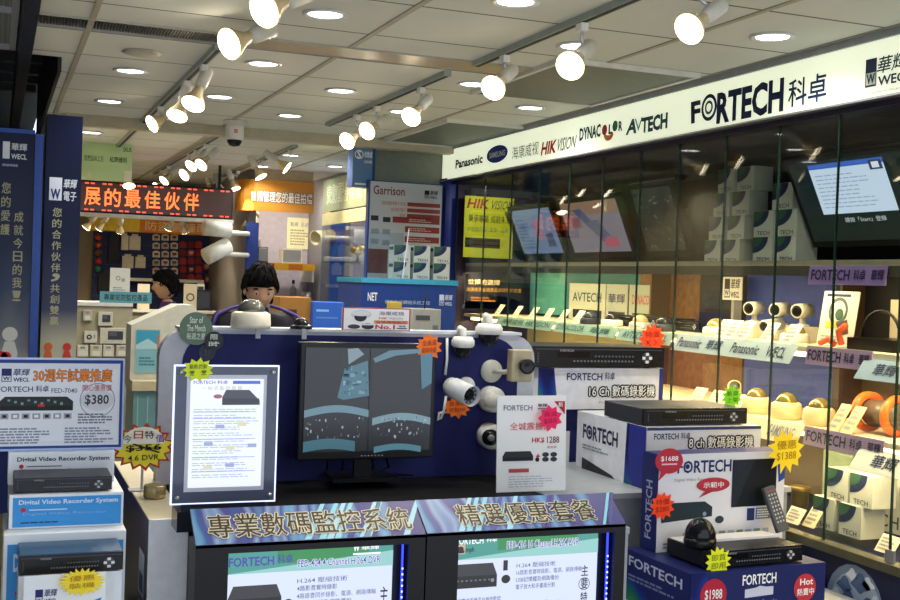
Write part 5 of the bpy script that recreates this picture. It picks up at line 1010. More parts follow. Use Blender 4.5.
for (a, b_, c_, d_, lb) in ((108, 232, 118, 262, 'tall'), (98, 271, 110, 291, 'low')): hang(a, b_, c_, d_, '#141416', '%s black pack hanging on the rear pegboard' % lb, None, .08)
for k, (a, b_) in enumerate(((203, 262), (213, 270), (222, 268), (204, 275), (215, 282))): hang(a, b_, a+7, b_+8, ['#8a1f22', '#2a2a30', '#7c2a24'][k % 3], 'dark hanging pack at the pegboard end below the white camera housings, %s' % ORD[k], '#b8a890')
p = onY(135, 281, 11.4); x, z, w_, h = fr(128, 278, 204, 282, 11.42)
t = T('wall_shelf', 'pale rear shelf below the pegboard goods behind the profile shopkeeper', 'shelf', (x, 11.42, z)); MB().box(-w_/2, w_/2, 0, .195, 0, .03, OFFW).build('board', t); MB().box(-w_/2, -w_/2+.02, .03, .195, -.12, -.0005, LGREY).build('bracket', t); MB().box(w_/2-.02, w_/2, .03, .195, -.12, -.0005, LGREY).build('bracket', t)
# rear cabinets with small machines
t = T('rear_cabinet', 'dark rear shop cabinet behind the profile shopkeeper carrying machines', 'cabinet', (1.55, 10.9, 0)); MB().box(-.75, .38, -.2, .2, 0, 1.24, mat('#8c8677')).build('cabinet_body', t); MB().box(-.77, .4, -.22, .2, 1.2405, 1.26, OFFW).build('cabinet_top', t)
for k, (a, b_, c_, d_, cl) in enumerate(((138, 284, 150, 297, '#c9c4b4'), (185, 284, 198, 298, '#bdb8a8'), (191, 290, 214, 305, '#23252a'), (200, 284, 207, 290, '#d0ccc0'))):
    x, z, w_, h = fr(a, b_, c_, d_, 10.8); t = T('alarm_unit', ['pale round dial machine beside the profile shopkeeper', 'pale machine with ring dial on the rear cabinet', 'small black monitor on the rear cabinet', 'small cream box on the rear cabinet'][k], 'machine', (x, 10.82+.04*k, 1.2605)); hh = z+h-1.2605
    b = MB().box(-w_/2, w_/2, 0, .03, 0, hh, mat(cl, .4)); P = fpan(b, w_, hh, -.001); (P.ring(.5, .5, .32, ink('#3a3a3c'), 1, .7) if k < 2 else P.rect(.1, .1, .9, .85, scr('#3a4048', .4), 1)); b.build('body', t)
    MB().box(-w_/2, w_/2, -.02, .0299, 0, .004, mat('#6a665c')).build('base_plate', t) if 0 else None

zt_ = onY(120, 222, 10.3).z+.06
t = T('lighting_track', 'suspended pale spotlight track inside the rear shop, behind the message display', 'lighting track', (1.3, 10.3, zt_)); MB().box(-.6, .6, -.016, .016, 0, .02, mat('#9aa39d', .35)).build('rail', t)
for xx in (-.5, .5): MB().box(xx-.004, xx+.004, -.004, .004, .0205, CEIL-zt_, STEEL).build('hanger', t)
for i, (px, py, d) in enumerate(((86, 228, (-.5, .2, -.7)), (99, 229, (-.4, .3, -.7)), (120, 232, (0, .5, -.8)), (168, 229, (-.3, .4, -.8)), (185, 232, (.3, .4, -.8)))):
    b = onY(px, py, 10.24); spot(b.x+.02, 10.3, b, d, 'small spotlight inside the rear shop under the message display, %s along its track' % ORD[i], .8, True, 'spotlights in the rear shop', zt_, 16, 0)
for i, (px, py, d) in enumerate(((82, 172, (-.5, -.3, -.8)), (129, 186, (0, -.4, -.8)))):
    b = onY(px, py, 9.2); spot(b.x, 9.24, b, d, 'spotlight on a long stem by the green hanging sign, %s' % ['beside its navy pillar edge', 'below its outer corner'][i], .95, i == 1, 'spotlights by the green sign', CEIL, 16, 0)

# white camera housings on the column between rear shop and booth
for k, (px, py, d, r) in enumerate(((217, 229, (-1, -.15, .05), .062), (217, 251, (-1, -.3, -.55), .068))):
    p = onY(px, py, 9.42); t = T('housed_camera', ['upper big white camera housing on the column at the end of the message display', 'lower big white camera housing on the column, tilted down'][k], 'security camera', (p.x, 9.42, p.z)); M = aimM(-Vector(d).normalized()*.11, d)
    MB().lathe([(.001, 0), (r, 0), (r*1.02, .22), (r*.85, .225)], mat('#d8d4c6', .35), M).build('body', t); MB().lathe([(r*.84, .221), (r*.4, .224), (.001, .223)], mat('#23242a', .15), M).build('lens', t)
    MB().tube([(0, 0, 0), (.06, .1, -.02), (1.97-p.x, .235, -.02)], .02, mat('#cfcabb')).build('bracket', t)

# ------------------------------------------------------------------ orange booth
x, z, w_, h = fr(258, 181, 314, 212, 9.6); t = T('booth_fascia', 'curved orange fascia sign with white characters over the pale booth', 'sign', (x, 9.6, z)); b = MB(); ORM = mat('#c9832a', .45)
q = [(-w_/2-.115*math.sin(a)*1.2, .25*(1-math.cos(a))) for a in [i*PI/2/6 for i in range(6, -1, -1)]]+[(w_/2, 0)]
for (xa, ya), (xb, yb_) in zip(q, q[1:]): b.add([(xa, ya, 0), (xb, yb_, 0), (xb, yb_, h), (xa, ya, h), (xa, ya+.03, 0), (xb, yb_+.03, 0), (xb, yb_+.03, h), (xa, ya+.03, h)], [(0, 1, 2, 3), (7, 6, 5, 4), (0, 4, 5, 1), (3, 2, 6, 7)], ORM)
P = fpan(b, w_, h, -.001); P.otext('頻管理您的最佳拍檔', -.02, .36, .97, .72, ink('#f0e6d0'), ink('#6a3414'), 2, .012, .04); P.text('監視', -.12, .4, -.04, .7, ink('#f0e6d0'), 2, .01); b.build('fascia_face', t)
MB().box(-w_/2, w_/2, .04, .3, h-.02, CEIL-z, mat('#b9a27a')).build('fascia_back', t)
lamp('AREA', 'added_booth_light', t, (0, .55, CEIL-z-.02), 9, (1, .86, .62), (0, .3, -1), .5)  # added area light that brightens the booth, without a fitting of its own
YB = 10.3
x, z, w_, h = fr(244, 263, 315, 270, YB-.15); t = T('booth_shelf', 'booth shelf with yellow price strip under the pale speakers', 'shelf', (x, YB-.15, z)); b = MB().box(-w_/2, w_/2, 0, .3, h-.03, h, OFFW).box(-w_/2, w_/2, -.004, 0, 0, h, mat('#c9962a', .5)); P = fpan(b, w_, h, -.005); P.rect(.0, .1, .42, .9, ink('#6a3a18')); P.text('專業廣播音響', .04, .2, .38, .8, YL, 2, .01); P.rect(.62, .1, .82, .9, ink('#b8641e'), 1); b.build('shelf_board', t); MB().box(-w_/2, -w_/2+.02, .02, .449, -.1, h-.031, OFFW).build('bracket', t); MB().box(w_/2-.02, w_/2, .02, .449, -.1, h-.031, OFFW).build('bracket', t); SHZ = z+h
def blk(px0, py0, px1, py1, Y, d, color, name, label, cat, art=None, z0=None, extra=None):
    x, z, w_, h = fr(px0, py0, px1, py1, Y); 
    if z0 is not None: h += z-z0; z = z0
    t = T(name, label, cat, (x, Y, z)); b = MB().box(-w_/2, w_/2, 0, d, 0, h, mat(color, .5)); P = fpan(b, w_, h, -.001)
    if art: art(P)
    b.build('body', t, bevel=.004)
    if extra: extra(t, w_, h)
    return t
def grille_part(t, w, h): b = MB(); P = fpan(b, w*.84, h*.8, -.003, h*.1); [P.rect(0, i/10+.02, 1, i/10+.07, GY, 1) for i in range(10)]; b.box(-w*.44, w*.44, -.0025, -.001, h*.08, h*.92, mat('#8f8a7c')); b.build('grille_cloth', t)
blk(246, 238, 261, 263, YB-.1, .1, '#b5a88a', 'wall_speaker', 'flat beige speaker on the booth shelf behind the black one', 'speaker', None, SHZ+.001, grille_part)
blk(258, 247, 268, 263, YB-.14, .03, '#141414', 'desk_speaker', 'small black speaker with pale label on the booth shelf', 'speaker', lambda P: P.rect(.1, .05, .9, .35, ink('#d8d4c4')), SHZ+.001, grille_part)
blk(282, 249, 302, 264, YB-.1, .12, '#c9bfa4', 'cabinet_speaker', 'square cream speaker on the booth shelf under the poster', 'speaker', None, SHZ+.001, grille_part)
x, z, w_, h = fr(287, 218, 314, 249, 10.59); b = MB().box(-w_/2, w_/2, 0, .006, 0, h, WPLAST); P = fpan(b, w_, h, -.001); P.rect(0, 0, 1, 1, mat('#efe7bd', .5)); P.text('監視', .12, .14, .4, .28, GY, 2, .02); P.text('系統', .5, .14, .8, .3, LGREY, 2, .01); P.lines(.12, .36, .9, .9, 6, ink('#b0a882'), 2); tag(b.build('poster', None, (x, 10.59, z)), 'pale yellow poster with grey writing on the booth back wall', 'poster')
for k, (px, py, d, r, lb) in enumerate(((251, 225, (-.35, -.5, -.9), .075, 'beige horn speaker hanging under the orange fascia, pointing down'), (321, 237, (-.9, -.5, -.2), .06, 'beige horn speaker at the booth edge by the glass cabinet'))):
    p = onY(px, py, 9.85 if k == 0 else 9.3); t = T('horn_speaker', lb, 'speaker', p); M = aimM((0, 0, 0), d); MB().lathe([(.03, -.11), (.05, -.06), (r, .05), (r*1.06, .07), (r*.9, .065), (.02, -.02), (.001, -.03)], mat('#c4b592', .4), M, cap=False).build('horn', t)
    MB().tube([(0, 0, 0), (0, .1, .05), ((0, .25, .3) if k == 0 else (.03, .05, .0))], .012, DSTEEL).build('bracket', t); MB().lathe([(.045, -.13), (.045, -.09), (.02, -.06)], mat('#a89a7c', .4), M).build('driver', t)
blk(240, 300, 314, 400, 10.25, .3, '#b9b2c0', 'booth_counter', 'pale lavender counter block under the booth shelf', 'counter', None, 0)
x, z, w_, h = fr(292, 273, 299, 293, 10.3); zb = fr(240, 300, 314, 400, 10.25); ztop = zb[1]+zb[3]+.001
t = T('spray_bottle', 'small clear bottle with dark cap on the booth counter', 'bottle', (x, 10.38, ztop)); MB().lathe([(.028, 0), (.03, .01), (.03, .1), (.012, .13), (.012, .15)], glass('#dfe6e6')).build('body', t); MB().lathe([(.014, .15), (.014, .18), (.006, .185)], BLACK).build('cap', t)
for k, (a, c_, lb) in enumerate(((303, '#8f8a86', 'grey steel pot on the booth counter beside the bottle'),)):
    p = onY(a+5, 285, 10.35); t = T('metal_pot', lb, 'pot', (p.x, 10.36, ztop)); MB().lathe([(.05, 0), (.055, .01), (.055, .08), (.05, .08), (.05, .012), (.001, .01)], STEEL, cap=False).build('body', t); MB().tube([(.05, 0, .06), (.085, 0, .05), (.05, 0, .03)], .005, STEEL).build('handle', t)

# ------------------------------------------------------------------ glass cabinet, blue sign and white brand panel at the showcase end
t = T('glass_cabinet', 'glass goods cabinet with blue base between the booth and the white brand panel', 'cabinet', (2.5, 7.98, 0)); a, d = .2, .56
MB().box(-a, a, -d, d, 0, 1.34, mat('#1f3f9a', .4)).build('base', t); MB().box(-a, a, -d, d, 2.10, 2.34, mat('#8f9a7c', .4)).build('header', t)
b = MB(); P = lpan(b, -a-.001, 2*d, .24, 2.10); P.otext('安防配件專區', .1, .2, .9, .75, ink('#a8b08c'), ink('#d8dcc0'), 1, .01, .04); b.box(-a-.002, -a-.0012, -d, d, 2.0, 2.09, mat('#c9bf8e')); b.build('lettering_strip', t)
MB().box(-a, -a+.004, -d, d, 1.3405, 2.0995, GL).box(-a+.005, a, -d, -d+.004, 1.3405, 2.0995, GL).build('glass_panel', t); MB().box(-a+.006, a, -d+.01, d, 1.72, 1.726, GL).build('glass_shelf', t); MB().box(a-.01, a, -d+.01, d, 1.3405, 2.09, mat('#1c2034')).build('back_panel', t)
lamp('AREA', 'cabinet_lamp', t, (-.05, 0, 2.08), 2.2, (1, .8, .45), (0, 0, -1), .1, sy=.8)
for k, (py, zz, r) in enumerate(((7.62, 1.7265, .06), (7.8, 1.7265, .07), (8.05, 1.7265, .06), (7.7, 1.3406, .06), (7.95, 1.3406, .05), (8.2, 1.3406, .06))):
    t = T('glint_dish', 'brass dish imitating lamp reflection in the glass cabinet, %s shelf, %s from the aisle' % (['upper', 'lower'][k > 2], ORD[k % 3]), 'fitting', (2.44, py, zz)); MB().lathe([(.03, 0), (.03, .008), (.01, .012), (.01, .05)], DARK).build('foot', t); MB().lathe([(.012, .05), (r*.8, .07), (r, .11), (r*.95, .11), (.01, .062)], BRASS, cap=False).build('dish', t)  # brass dishes made up to stand for gold lamp reflections in the glass
x, z, w_, h = fr(353, 141, 375, 187, 7.1); b = MB().box(-w_/2, w_/2, 0, .12, 0, h, mat('#2f4f80', .4)); P = fpan(b, w_, h, -.001); P.rect(0, 0, 1, 1, ink('#5b7fa8')); P.rect(.88, 0, 1, 1, ink('#20407c'), 2); P.ring(.26, .3, .2, W_, 2, .82); P.text('S', .17, .2, .35, .4, W_, 2, .03); P.text('收銀處', .5, .22, .86, .36, W_, 2, .01); P.text('CASHIER', .5, .42, .86, .48, W_, 2, .01); P.rect(.1, .92, .6, .96, W_, 2)
tag(b.build('cashier_sign', None, (x, 7.1, z)), 'blue block sign with ringed white letter hanging at the ceiling above the white panel', 'sign')
x, z, w_, h = fr(367, 182, 441, 300, 7.05); b = MB().box(-w_/2, w_/2, 0, .05, 0, h, mat('#2a4a8c', .4)); P = fpan(b, w_, h, -.001); f = lambda y: (y-182)/118
P.rect(.02, .01, .99, .99, ink('#b9bcc0')); P.text('Garrison', .06, f(187), .48, f(196), ink('#7a2420'), 2, .012); wecl(P, .75, f(189), .93, f(197), K, ink('#b9bcc0'))
for i, (xa, ya) in enumerate(((.52, 202), (.52, 208), (.52, 213.5))): P.rect(xa, f(ya), .97, f(ya+4), ink('#8a3a34'), 2); P.text('保安器材電子系統'[:8-i*2], .18+i*.12, f(ya), .5, f(ya+4), ink('#a06a5a'), 2, .005)
for ya in (217, 226, 236): P.rect(.33 if ya == 217 else .5, f(ya), .97, f(ya+6), ink('#86322e'), 2); P.lines(.55, f(ya+1), .9, f(ya+5), 2, ink('#c0a09a'), 3)
for (u, v_) in ((.04, 217), (.2, 218), (.05, 230), (.2, 230), (.05, 240), (.2, 241)): P.rect(u, f(v_), u+.1, f(v_+5), ink('#2c2e36' if v_ < 225 else '#8d9298'), 2)
P.rect(.02, f(250), .28, f(274), ink('#6a3228'), 2); tag(b.build('brand_poster', None, (x, 7.05, z)), 'white brand panel with dark red bars and small product pictures at the showcase end', 'sign')
x0, x1 = onY(362, 290, 6.4).x, onY(456, 290, 6.4).x; zt = onY(408, 279, 6.4).z; xm = (x0+x1)/2; a = (x1-x0)/2
t = T('blue_cabinet', 'blue cabinet with teal glass top in front of the white brand panel', 'cabinet', (xm, 6.4, 0)); b = MB().box(-a, a, 0, .5, 0, zt-.03, mat('#1f3f86', .4)); P = fpan(b, 2*a, zt-.03, -.001); P.text('NET', .06, .035, .16, .065, W_, 2, .02); P.text('視像監控網絡系統工程', .24, .06, .72, .075, ink('#9fb4d4'), 2, .005); wecl(P, .82, .035, .96, .075, ink('#c9d4ea'), ink('#1f3f86')); b.build('cabinet_body', t)
MB().box(-a-.01, a+.01, -.01, .5, zt-.0295, zt, mat('#3f9fc0', .2)).build('teal_top', t)
for r in range(2):
    for k in range(3):
        xa = onY(394+k*20, 260, 6.62).x; t = pbox('white planet printed box on the blue cabinet, %s row, %s of three' % (['lower', 'upper'][r], ORD[k]), (xa+.055, 6.68, zt+.001+r*.1035), .105, .10, .1, 0, 'white boxes on the blue cabinet')
p = onY(397, 276, 6.5); t = T('acrylic_sheet', 'clear acrylic sheet with painted edge glint leaning on the blue cabinet before the white boxes', 'stand', (p.x-.06, 6.52, zt+.001)); MB().box(-.11, .10, 0, .005, 0, .27, glass('#eef4f6')).build('sheet', t); MB().add([(.10, -.001, 0), (.104, -.001, 0), (.135, -.001, .3), (.131, -.001, .3), (.10, .006, 0), (.104, .006, 0), (.135, .006, .3), (.131, .006, .3)], [(0, 1, 2, 3), (7, 6, 5, 4), (0, 3, 7, 4), (1, 5, 6, 2), (3, 2, 6, 7), (0, 4, 5, 1)], mat('#eef2fb', .2)).build('painted_glint', t)  # white strip paints the light reflected along the acrylic edge

# ------------------------------------------------------------------ things behind the partition
t = T('intercom_cabinet', 'cream cabinet front covered with door intercoms beside the navy banner pillars', 'cabinet', (0, 7.0, 0)); x0, x1 = onY(70, 330, 7).x, onY(132, 330, 7).x; zt = onY(100, 306, 7).z; t.location.x = (x0+x1)/2; a = (x1-x0)/2
MB().box(-a, a, 0, .4, 0, zt, mat('#a89e82', .5)).build('cabinet_body', t); MB().box(-a, a, -.012, .4, zt+.0005, zt+.02, OFFW).build('cabinet_top', t); CT = zt+.0205
for k, (p0, p1, p2, p3, c_, sc) in enumerate(((83, 310, 92, 321, '#b9b09a', 0), (98, 312, 113, 326, '#cfc8b4', 1), (100, 328, 128, 344, '#c9c2b0', 1), (84, 331, 97, 343, '#d4cebc', 2), (77, 345, 88, 357, '#d9d2bc', 0), (90, 345, 102, 357, '#c9c0a4', 0), (103, 345, 114, 357, '#d2cab2', 0), (116, 345, 128, 357, '#c4bca2', 0))):
    x, z, w_, h = fr(p0, p1, p2, p3, 6.97); u = T('door_intercom', ['small plain beige intercom at the top of the cream cabinet', 'upper video intercom with dark screen on the cream cabinet', 'wide video intercom with dark screen in the middle of the cream cabinet', 'small intercom with round speaker beside the wide one', 'first intercom handset in the bottom row of the cream cabinet', 'second intercom handset in the bottom row of the cream cabinet', 'third intercom handset in the bottom row of the cream cabinet', 'fourth intercom handset in the bottom row of the cream cabinet'][k], 'intercom', (x, 6.999, z)); b = MB().box(-w_/2, w_/2, -.03, 0, 0, h, mat(c_, .4)); b.build('housing', u, bevel=.004)
    b = MB(); P = fpan(b, w_, h, -.0312)
    if sc == 1: P.rect(.28, .2, .82, .72, ink('#3a3f46')); P.rect(.32, .26, .6, .5, ink('#565c64'), 2)
    elif sc == 2: P.ring(.4, .5, .2, K, 1, .5); P.rect(.75, .3, .85, .6, GY)
    else: P.rect(.3, .12, .7, .3, GY); P.rect(.2, .5, .8, .9, ink('#e0d9c6'))
    b.build('screen' if sc == 1 else 'front_plate', u)
x, z, w_, h = fr(100, 292, 152, 306, 6.98); b = MB().box(-w_/2, w_/2, 0, .008, 0, z+h-CT, mat('#4f8a94', .4)); P = fpan(b, w_, z+h-CT, -.001); P.rect(0, 0, 1, 1, ink('#5f98a0')); P.text('專業安防監控產品', .08, .2, .92, .8, ink('#1c2a30'), 2, .015); b.box(-.1, .1, .009, .06, 0, .003, GREY); tag(b.build('counter_sign', None, (x, 7.0, CT)), 'teal strip sign with dark characters on top of the cream intercom cabinet', 'sign')
x, z, w_, h = fr(110, 268, 130, 293, 7.2); b = MB().box(-w_/2, w_/2, 0, .005, 0, z+h-CT, WPLAST); P = fpan(b, w_, z+h-CT, -.001); P.rect(0, 0, 1, 1, ink('#d8d2c4')); P.ring(.4, .3, .12, GY, 2, .6); P.oval(.65, .35, .1, ink('#a8a294'), 2); P.lines(.15, .55, .85, .8, 4, GY, 2); P.text('m', .62, .84, .85, .95, K, 2); b.box(-.04, .04, .006, .05, 0, .003, GREY); tag(b.build('notice_sheet', None, (x, 7.2, CT)), 'white notice sheet with grey pictures standing behind the teal strip sign', 'sign')
# white peaked display case
x0, x1 = onY(131, 340, 6.2).x, onY(212, 340, 6.2).x; zp, zl, zs = onY(182, 305, 6.2).z, onY(132, 325, 6.2).z, onY(132, 379, 6.2).z; xm = (x0+x1)/2; a = (x1-x0)/2
t = T('peaked_case', 'white display case with peaked top and teal picture behind the partition corner', 'display case', (xm, 6.2, 0))
MB().prism([(-a, zs), (a, zs), (a, zl), (onY(192, 305, 6.2).x-xm, zp), (onY(178, 305, 6.2).x-xm, zp), (-a, zl)], -.25, 0, mat('#c9c4b2', .45), R90).build('upper_body', t)
b = MB().box(-a+.02, -a+.15, -.004, -.0005, zs+.03, zl-.02, mat('#bdbba8')); P = Pan(b, (-a+.025, -.0045, zl-.025), (.12, 0, 0), (0, 0, -(zl-zs-.06))); P.rect(0, 0, 1, 1, ink('#7fb4bc')); P.rect(0, 0, 1, .35, ink('#3f9ab4'), 2); P.poly([(0, .35), (.5, .2), (1, .38), (1, .45), (0, .45)], ink('#a8ccd0'), 3); P.lines(.15, .62, .9, .85, 3, ink('#4f7a84'), 2); P.rect(.9, .1, 1, 1, ink('#b87a5a'), 4); b.build('teal_picture', t)
MB().box(-a, a+.02, -.12, .25, zs-.05, zs-.001, mat('#c4b894', .4)).build('ledge', t); MB().box(-a+.01, a, -.1, .25, 0, zs-.051, mat('#6f9a9c', .3)).build('lower_body', t)
b = MB()
for i in range(5): b.box(-a+.03+i*.05, -a+.035+i*.05, -.102, -.1005, .5, zs-.08, mat('#a8c0b8'))
b.build('front_stripes', t)
# stock shelf with brown carton, grey devices and cabinet front
t = T('stock_cabinet', 'blue fronted stock cabinet hidden behind the partition', 'cabinet', (1.75, 5.75, 0)); MB().box(-.38, .62, -.0, .35, 0, 1.27, mat('#2a52a8', .4)).build('cabinet_body', t); MB().box(-.39, .63, -.01, .36, 1.2705, 1.285, LGREY).build('cabinet_top', t)
blk(279, 297, 311, 330, 5.85, .2, '#a06f30', 'brown_carton', 'brown cardboard carton with dark window behind the partition beside the shopkeeper', 'box', lambda P: P.rect(.2, .3, .55, .7, ink('#4a2f16')), 1.2855, lambda t, w, h: MB().box(-w/2, w/2, .05, .06, h, h+.001, mat('#c9a060')).build('tape', t))
blk(313, 302, 344, 330, 5.8, .1, '#2f62c0', 'blue_carton', 'bright blue box beside the brown carton behind the monitor', 'box', lambda P: (P.rect(.1, .2, .5, .26, ink('#8fb4e8')), P.rect(.1, .4, .8, .44, ink('#5f8ad0'))), 1.2855, lambda t, w, h: MB().box(-w/2, w/2, .04, .05, h, h+.001, mat('#6f92d8')).build('tape', t))
blk(413, 309, 441, 331, 5.78, .2, '#9c9c94', 'label_printer', 'grey label printer behind the big number one sign', 'printer', lambda P: (P.rect(.1, .2, .6, .35, ink('#4a4c50')), P.rect(.7, .5, .9, .8, ink('#6a6c70'))), 1.2855, lambda t, w, h: MB().tube([(0, .05, h), (.02, .07, h+.09)], .004, BLACK).build('aerial', t))
blk(390, 302, 402, 312, 5.95, .06, '#b89a3a', 'small_carton', 'small ochre box behind the red framed sign', 'box', lambda P: P.rect(.2, .3, .8, .5, ink('#5a4a1a')), 1.2855, lambda t, w, h: MB().box(-w/2, w/2, .02, .03, h, h+.001, mat('#d8c070')).build('tape', t))

# ------------------------------------------------------------------ people
SKIN, HAIR = mat('#cda283', .5, 0, 0, .05), mat('#0c0a0a', .8, 0, 0, .06, 25, .1)
def skinned(pts, edges, rad, m, levels=2, root=0):
    me = bpy.data.meshes.new('figure'); me.from_pydata(pts, edges, []); o = bpy.data.objects.new('figure', me); COL.objects.link(o)
    k = o.modifiers.new('skin', 'SKIN'); k.use_smooth_shade = True
    for i, r in enumerate(rad): sv = me.skin_vertices[0].data[i]; sv.radius = r if isinstance(r, tuple) else (r, r); sv.use_root = (i == root)
    su = o.modifiers.new('sub', 'SUBSURF'); su.levels = levels; su.render_levels = levels
    dg = bpy.context.evaluated_depsgraph_get(); ev = o.evaluated_get(dg); em = ev.to_mesh(); r = ([tuple(v.co) for v in em.vertices], [tuple(p.vertices) for p in em.polygons]); ev.to_mesh_clear()
    bpy.data.objects.remove(o); bpy.data.meshes.remove(me); return r
def head_mesh(b, M, s=1.0):
    n, rows = 28, 22; v = []; f = []
    for j in range(rows+1):
        ph = -PI/2+PI*j/rows
        for i in range(n):
            th = 2*PI*i/n; x, y, z = math.cos(ph)*math.cos(th), math.cos(ph)*math.sin(th), math.sin(ph)
            fx = max(0, -y)                                                   # -y is the face
            X, Y, Z = x*.074, y*.093, z*.115
            if z < 0: X *= 1-.28*(-z)**1.3*(1 if y < .2 else .4); Y *= 1-.1*(-z)
            g = lambda cx, cz, sx_, sz: math.exp(-((x-cx)/sx_)**2-((z-cz)/sz)**2)*(fx > .3)
            Y -= .022*g(0, -.18, .13, .16)+.010*g(0, -.02, .09, .22); Y += .010*(g(.42, .06, .2, .13)+g(-.42, .06, .2, .13)); Y -= .006*g(0, .25, .6, .1); Y -= .007*g(0, -.50, .22, .06); Y -= .009*g(0, -.8, .25, .15)
            v.append((X*s, Y*s, Z*s))
    for j in range(rows):
        for i in range(n): f.append((j*n+i, j*n+(i+1) % n, (j+1)*n+(i+1) % n, (j+1)*n+i))
    b.add(v, f, SKIN, M, True)
    for sx_ in (-1, 1):
        b.ball((sx_*.031*s, -.076*s, .008*s), .0125*s, mat('#e8e4dc', .2), M, n=12); b.ball((sx_*.031*s, -.0855*s, .006*s), .006*s, K, M, n=10)
        b.ball((sx_*.031*s, -.079*s, .0145*s), .0135*s, SKIN, M, (1.15, .8, .55), 12); b.ball((sx_*.033*s, -.083*s, .031*s), .016*s, HAIR, M, (1.2, .45, .22), 10)
        b.ball((sx_*.075*s, .01*s, -.008*s), .026*s, SKIN, M, (.32, .7, 1.15), 12)
    b.ball((0, -.083*s, -.058*s), .02*s, mat('#94564a', .5), M, (1.15, .45, .28), 12)
def hair_mesh(parent, M, s=1.0, fringe=.25):
    n, rows = 30, 12; v = []; f = []; rnd = random.Random(3)
    for j in range(rows+1):
        for i in range(n):
            th = 2*PI*i/n; y0 = math.sin(th); lo = .36 if y0 < -.5 else (.14 if y0 < -.1 else (.05 if y0 < .25 else -.5)); lo += rnd.uniform(-.1, .06)*(j == 0)
            ph = math.asin(lo)+(PI/2-math.asin(lo))*j/rows; x, y, z = math.cos(ph)*math.cos(th), math.cos(ph)*math.sin(th), math.sin(ph); k = 1.13+.05*math.sin(7*th+j)*.5+rnd.uniform(-.02, .035)*(j < rows)
            v.append((x*.078*s*k, y*.098*s*k, z*.118*s*k+.004))
    for j in range(rows):
        for i in range(n): f.append((j*n+i, j*n+(i+1) % n, (j+1)*n+(i+1) % n, (j+1)*n+i))
    f.append(tuple(range(n))[::-1])
    b = MB(); b.add(v, f, HAIR, M, True)
    for _ in range(170):                               # loose tufts lying over the cap
        th = rnd.uniform(0, 2*PI); y0 = math.sin(th); lo = .68 if y0 < -.45 else (.3 if y0 < .25 else -.4); ph = rnd.uniform(math.asin(lo), 1.45); L = rnd.uniform(.25, .5); dth = rnd.uniform(-.35, .35)
        pt = lambda q, k: (math.cos(ph-L*q)*math.cos(th+dth*q)*.078*s*k, math.cos(ph-L*q)*math.sin(th+dth*q)*.098*s*k, math.sin(ph-L*q)*.118*s*k+.004)
        b.tube([pt(0, 1.13), pt(.35, 1.2), pt(.7, 1.21), pt(1, 1.15)], .0045*s, HAIR, 5, M)
    b.build('hair', parent)
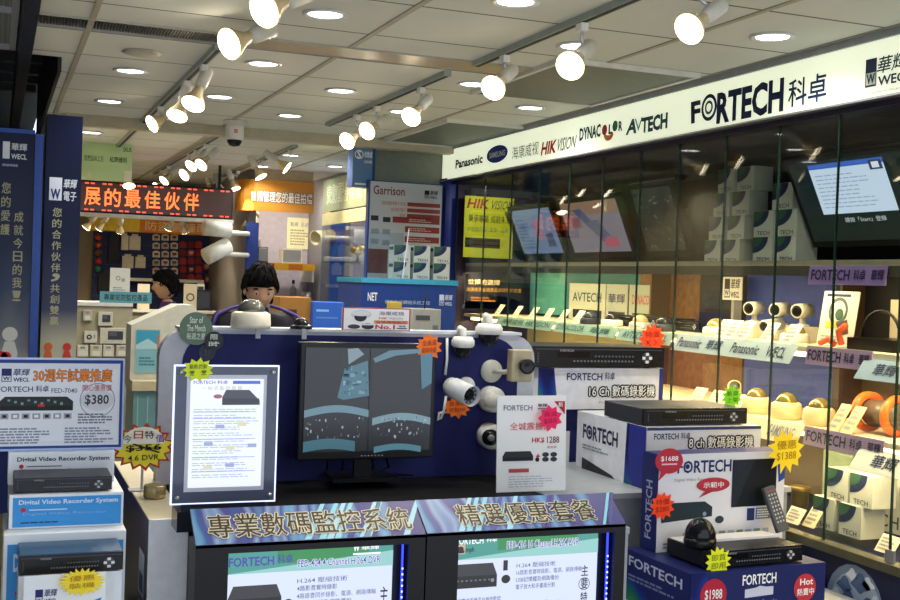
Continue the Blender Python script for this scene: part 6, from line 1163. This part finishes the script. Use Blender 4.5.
def person(label, loc, rz, jacket, trousers, pitch, headshift=(0, -.03), hgt=1.0, turn=0, up_=0, hs_=1.0, trim=None):
    t = T('person', label, 'person', loc, rz); S = hgt
    hip, chest, neckb = (0, .02, .92), (0, .0, 1.25+up_*.6), (0, -.02, 1.43+up_*.7); hd = (headshift[0], headshift[1], 1.56)
    pts = [hip, (0, .015, 1.08), chest, neckb, (hd[0]*.6, hd[1]*.7, 1.5)]; rad = [(.15, .11), (.135, .10), (.155, .105), (.06, .055), (.05, .05)]; e = [(0, 1), (1, 2), (2, 3), (3, 4)]
    def chain(par, seq):
        a = par
        for p, r in seq: pts.append(p); rad.append(r); e.append((a, len(pts)-1)); a = len(pts)-1
        return a
    jp = {}
    for s in (-1, 1):
        sh = chain(2, [((s*.17, .0, 1.37+up_), .062), ((s*.225, -.02, 1.2+up_*.5), .05), ((s*.24, -.07, 1.1), .045), ((s*.2, -.22, 1.07), .038), ((s*.15, -.33, 1.1), .028)])
        pm = chain(sh, [((s*.135, -.385, 1.1), (.036, .018))])
        for k in range(4):
            ox = (k-1.5)*.017; L = (.06, .075, .07, .055)[k]; chain(pm, [((s*.13+ox, -.41, 1.098), .009), ((s*.125+ox, -.41-L*.5, 1.088), .0085), ((s*.12+ox, -.41-L*.85, 1.065), .0075)])
        chain(sh, [((s*.105, -.375, 1.095), .01), ((s*.085, -.41, 1.08), .009)])
        chain(0, [((s*.09, .02, .84), .085), ((s*.1, .0, .48), .058), ((s*.1, .02, .1), .042), ((s*.1, -.1, .035), (.035, .032)), ((s*.1, -.15, .03), (.03, .025))])
    vs, fs = skinned([(x*S, y*S, z*S) for x, y, z in pts], e, [(r if isinstance(r, tuple) else (r, r)) for r in [((a[0]*S, a[1]*S) if isinstance(a, tuple) else (a*S, a*S)) for a in rad]], SKIN)
    b = MB(); b.add(vs, fs, SKIN, None, True); Mh = Matrix.Translation((hd[0]*S, (hd[1]-.01)*S, 1.6*S)) @ Matrix.Rotation(turn, 4, 'Z') @ Matrix.Rotation(pitch, 4, 'X'); head_mesh(b, Mh, S*hs_); b.build('body', t)
    hair_mesh(t, Mh, S*hs_)
    if trim:
        for s_ in (-1, 1): MB().tube([Vector((s_*.07, -.02, 1.47+up_*.8))*S, Vector((s_*.13, -.035, 1.448+up_*.9))*S, Vector((s_*.20, -.055, 1.412+up_))*S, Vector((s_*.248, -.075, 1.30+up_*.8))*S], .008*S, trim).build('jacket_piping', t)
    def cloth(name, idx, ed, grow, m):
        mp = {k: i for i, k in enumerate(idx)}; P_ = [tuple(c*S for c in pts[k]) for k in idx]; R_ = []
        for k in idx: r = rad[k]; r = r if isinstance(r, tuple) else (r, r); R_.append(((r[0]+grow)*S, (r[1]+grow)*S))
        vs, fs = skinned(P_, [(mp[a], mp[b_]) for a, b_ in ed], R_, m); q = MB(); q.add(vs, fs, m, None, True); return q.build(name, t)
    arm = [i for i, p in enumerate(pts) if abs(p[0]) > .14 and p[2] > 1.05 and p[1] > -.34 and i > 4]; leg = [i for i, p in enumerate(pts) if p[2] < .9 and p[2] > .06]
    up = [0, 1, 2, 3]+arm; cloth('jacket', up, [x_ for x_ in e if x_[0] in up and x_[1] in up], .016, jacket)
    lo = [0]+leg; cloth('trousers', lo, [x_ for x_ in e if x_[0] in lo and x_[1] in lo], .012, trousers)
    b = MB(); c_ = Vector((0, -.012, 1.435+up_*.7))*S; b.lathe([(.066*S, -.03*S), (.07*S, .0), (.06*S, .035*S)], jacket, Matrix.Translation(c_), cap=False); b.build('collar', t)
    b = MB()
    for s in (-1, 1): b.ball((s*.1*S, -.07*S, .035*S), .05*S, mat('#17171a', .4), None, (.95, 2.3, .7), 14)
    b.build('shoes', t); return t
p = onY(258, 289, 5.4); hs = p.z/1.6
person('person with short black hair looking down behind the partition, dark purple jacket', (p.x, 5.45, 0), .05, mat('#17141f', .7), mat('#1d2230', .7), .34, (0, -.07), hs, -.1, .06, .95, mat('#4b3a86', .6))
p = onY(166, 286, 9.3); hs = p.z/1.6
person('person in profile at the rear shop, short black hair, purple jacket with bright collar', (p.x+.04, 9.34, 0), -PI/2-.12, mat('#4a2f6a', .7), mat('#1d2230', .7), .05, (0, -.03), hs, 0)
